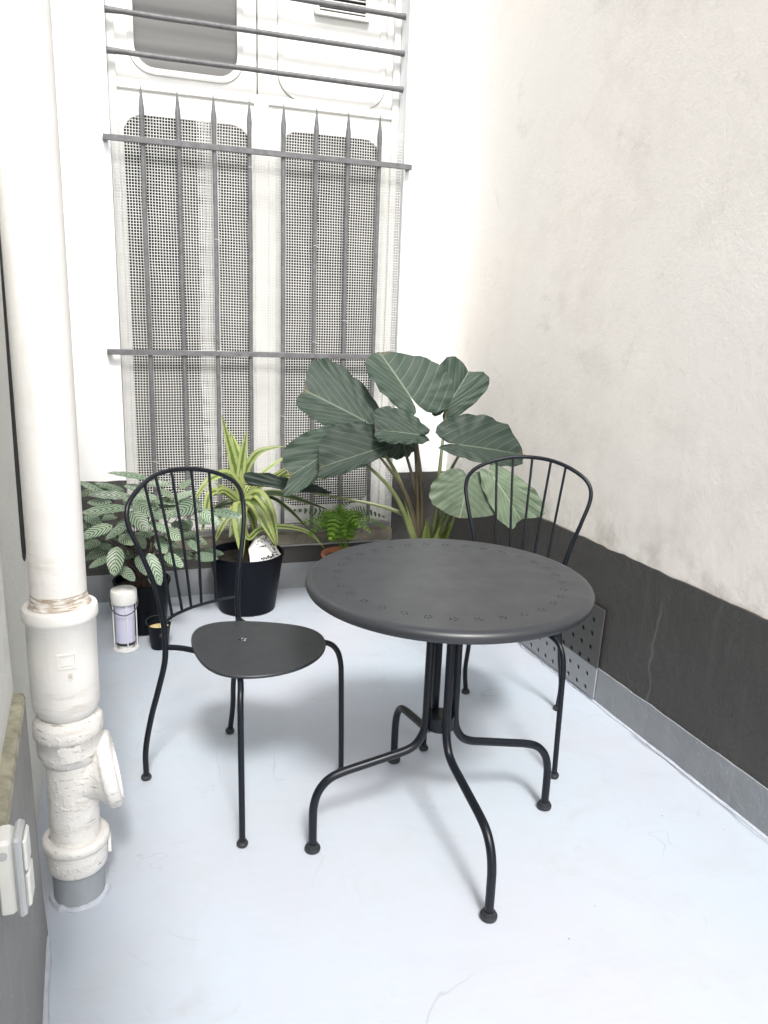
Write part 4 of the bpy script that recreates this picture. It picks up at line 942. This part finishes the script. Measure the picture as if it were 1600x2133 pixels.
# ---- striped prayer plant
def blade(B, T, wd, seed, bend=.08, fold=.12, nrm=None):
    B, T = Vector(B), Vector(T); d = T - B; c = (B + T) / 2; view = (CAMP - c).normalized()
    n = nrm or (view * .75 + V(0, 0, 1) * .45 + V(.25 * math.sin(seed * 3), 0, .2 * math.cos(seed * 5))).normalized()
    n = (n - d.normalized() * n.dot(d.normalized())).normalized(); s = d.normalized().cross(n)
    v = []; f = []; uv = []; NL, NW = 14, 6
    for i in range(NL + 1):
        t = i / NL; ww = wd * .5 * (math.sin(PI * t ** .80) ** .62 if 0 < t < 1 else 0.02)
        for j in range(NW + 1):
            x = j / NW * 2 - 1
            p = B + d * t + s * (x * ww) + n * (abs(x) * ww * fold - bend * d.length * (t - .45) ** 2 * 2 + .0018 * math.sin(t * 26 + abs(x) * 4 + seed) * abs(x))
            v.append(p); uv.append((.5 + .5 * x, t))
    for i in range(NL):
        for j in range(NW): a = i * (NW + 1) + j; f.append((a, a + 1, a + NW + 2, a + NW + 1))
    return v, f, uv
ct = thing('prayer_plant', 'bushy plant with pale striped leaves in the pot by the drainpipe', 'plant', (.032, 3.232, .19)); co = Vector((.032, 3.232, .19))
for i, (B, T, wd) in enumerate(CTENANTHE):
    dl = (Vector(T) - Vector(B)) * .12; v, f, uv = blade(Vector(B) - dl, Vector(T) + dl, wd * .92, i); mk('leaf', [q - co for q in v], f, M['cten'], ct, True, uv)
    B = Vector(B); a = i * 2.39996; b = co + V(.055 * math.cos(a) * (.3 + .7 * rnd.random()), .055 * math.sin(a), 0); up_ = max(.06, (B.z - b.z) * .6 + .05)
    m1 = b.lerp(B, .35) + V(0, .01, up_ * .35); m2 = b.lerp(B, .8) + V(0, .008, up_ * .22)
    g = G(); g.add(*tube([p - co for p in cr([b, m1, m2, B + (Vector(T) - B) * .03], 5)], .0017, 5)); g.obj('stem', M['cten_stem'], ct)
# ---- variegated strap-leaf plant
def strap(pts, wd, seed, m):
    c = cr([Vector(p) for p in pts], 7); n = len(c); v = []; uv = []; f = []
    for i, p in enumerate(c):
        t = i / (n - 1); tg = (c[min(i + 1, n - 1)] - c[max(i - 1, 0)]).normalized(); view = (CAMP - p).normalized()
        nn = (view * .8 + V(0, 0, .5)); nn = (nn - tg * nn.dot(tg)).normalized(); s = tg.cross(nn)
        ww = wd * .5 * min(1, .35 + 2.2 * t) * (1 - max(0, (t - .55) / .45) ** 1.8) + .0006
        for j in range(5):
            x = (j - 2) / 2; v.append(p + s * (x * ww) + nn * (abs(x) * ww * .35)); uv.append((.5 + .5 * x, t))
    for i in range(n - 1):
        for j in range(4): a = i * 5 + j; f.append((a, a + 1, a + 6, a + 5))
    return v, f, uv
dr = thing('strap_leaf_plant', 'variegated yellow-green plant with long arching strap leaves in the middle', 'plant', (.492, 3.372, .235)); do = Vector((.492, 3.372, .235))
for i, (ps, wd) in enumerate(DRACAENA):
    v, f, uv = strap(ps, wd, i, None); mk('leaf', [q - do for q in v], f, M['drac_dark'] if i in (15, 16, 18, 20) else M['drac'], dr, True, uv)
top = Vector(DRACAENA[0][0][0])
g = G(); g.add(*tube([p - do for p in cr([do, do + (top - do) * .5 + V(.01, 0, 0), top + V(0, .01, .02)], 6)], .011, 8)); g.obj('stem', M['petiole_dark'], dr)
# ---- fern
def frond(pts, wd, seed):
    c = cr([Vector(p) for p in pts], 14); n = len(c); v = []; f = []; uv = []
    tv, tf = tube(c, [.0014 * (1 - .7 * i / n) for i in range(n)], 5); v += tv; f += tf; uv += [(.5, .5)] * len(tv)
    for i in range(8, n - 1, 2):
        t = (i - 7) / (n - 8); p = c[i]; tg = (c[min(i + 1, n - 1)] - c[i - 1]).normalized(); view = (CAMP - p).normalized()
        nn = (view * .6 + V(0, 0, .8)); nn = (nn - tg * nn.dot(tg)).normalized(); s = tg.cross(nn); ln_ = wd * .72 * math.sin(PI * min(1, .28 + t * .74)) ** .8 + .002; hw = .52 * (c[i] - c[i - 1]).length + .0006
        for sg in (-1, 1):
            k = len(v); dd = (s * sg + tg * .28 - nn * .12).normalized()
            for q, wq in ((0, .9), (.35, 1.0), (.7, .75), (1, .1)):
                for e in (-1, 1): v.append(p + dd * (ln_ * q) + tg * (hw * wq * e) - nn * (.12 * ln_ * q * q)); uv.append((.5, .5))
            for q in range(3): f.append((k + 2 * q, k + 2 * q + 1, k + 2 * q + 3, k + 2 * q + 2) if sg > 0 else (k + 2 * q + 1, k + 2 * q, k + 2 * q + 2, k + 2 * q + 3))
    return v, f, uv
fe = thing('fern', 'small bright green fern growing in the terracotta pot', 'plant', (.945, 3.335, .226)); fo = Vector((.945, 3.335, .226))
for i, (ps, wd) in enumerate(FERN):
    ps = [tuple(fo + V(.01 * math.cos(i), .01 * math.sin(i), 0))] + [Vector(ps[0]).lerp(Vector(ps[1]), .5)] + list(ps[1:])
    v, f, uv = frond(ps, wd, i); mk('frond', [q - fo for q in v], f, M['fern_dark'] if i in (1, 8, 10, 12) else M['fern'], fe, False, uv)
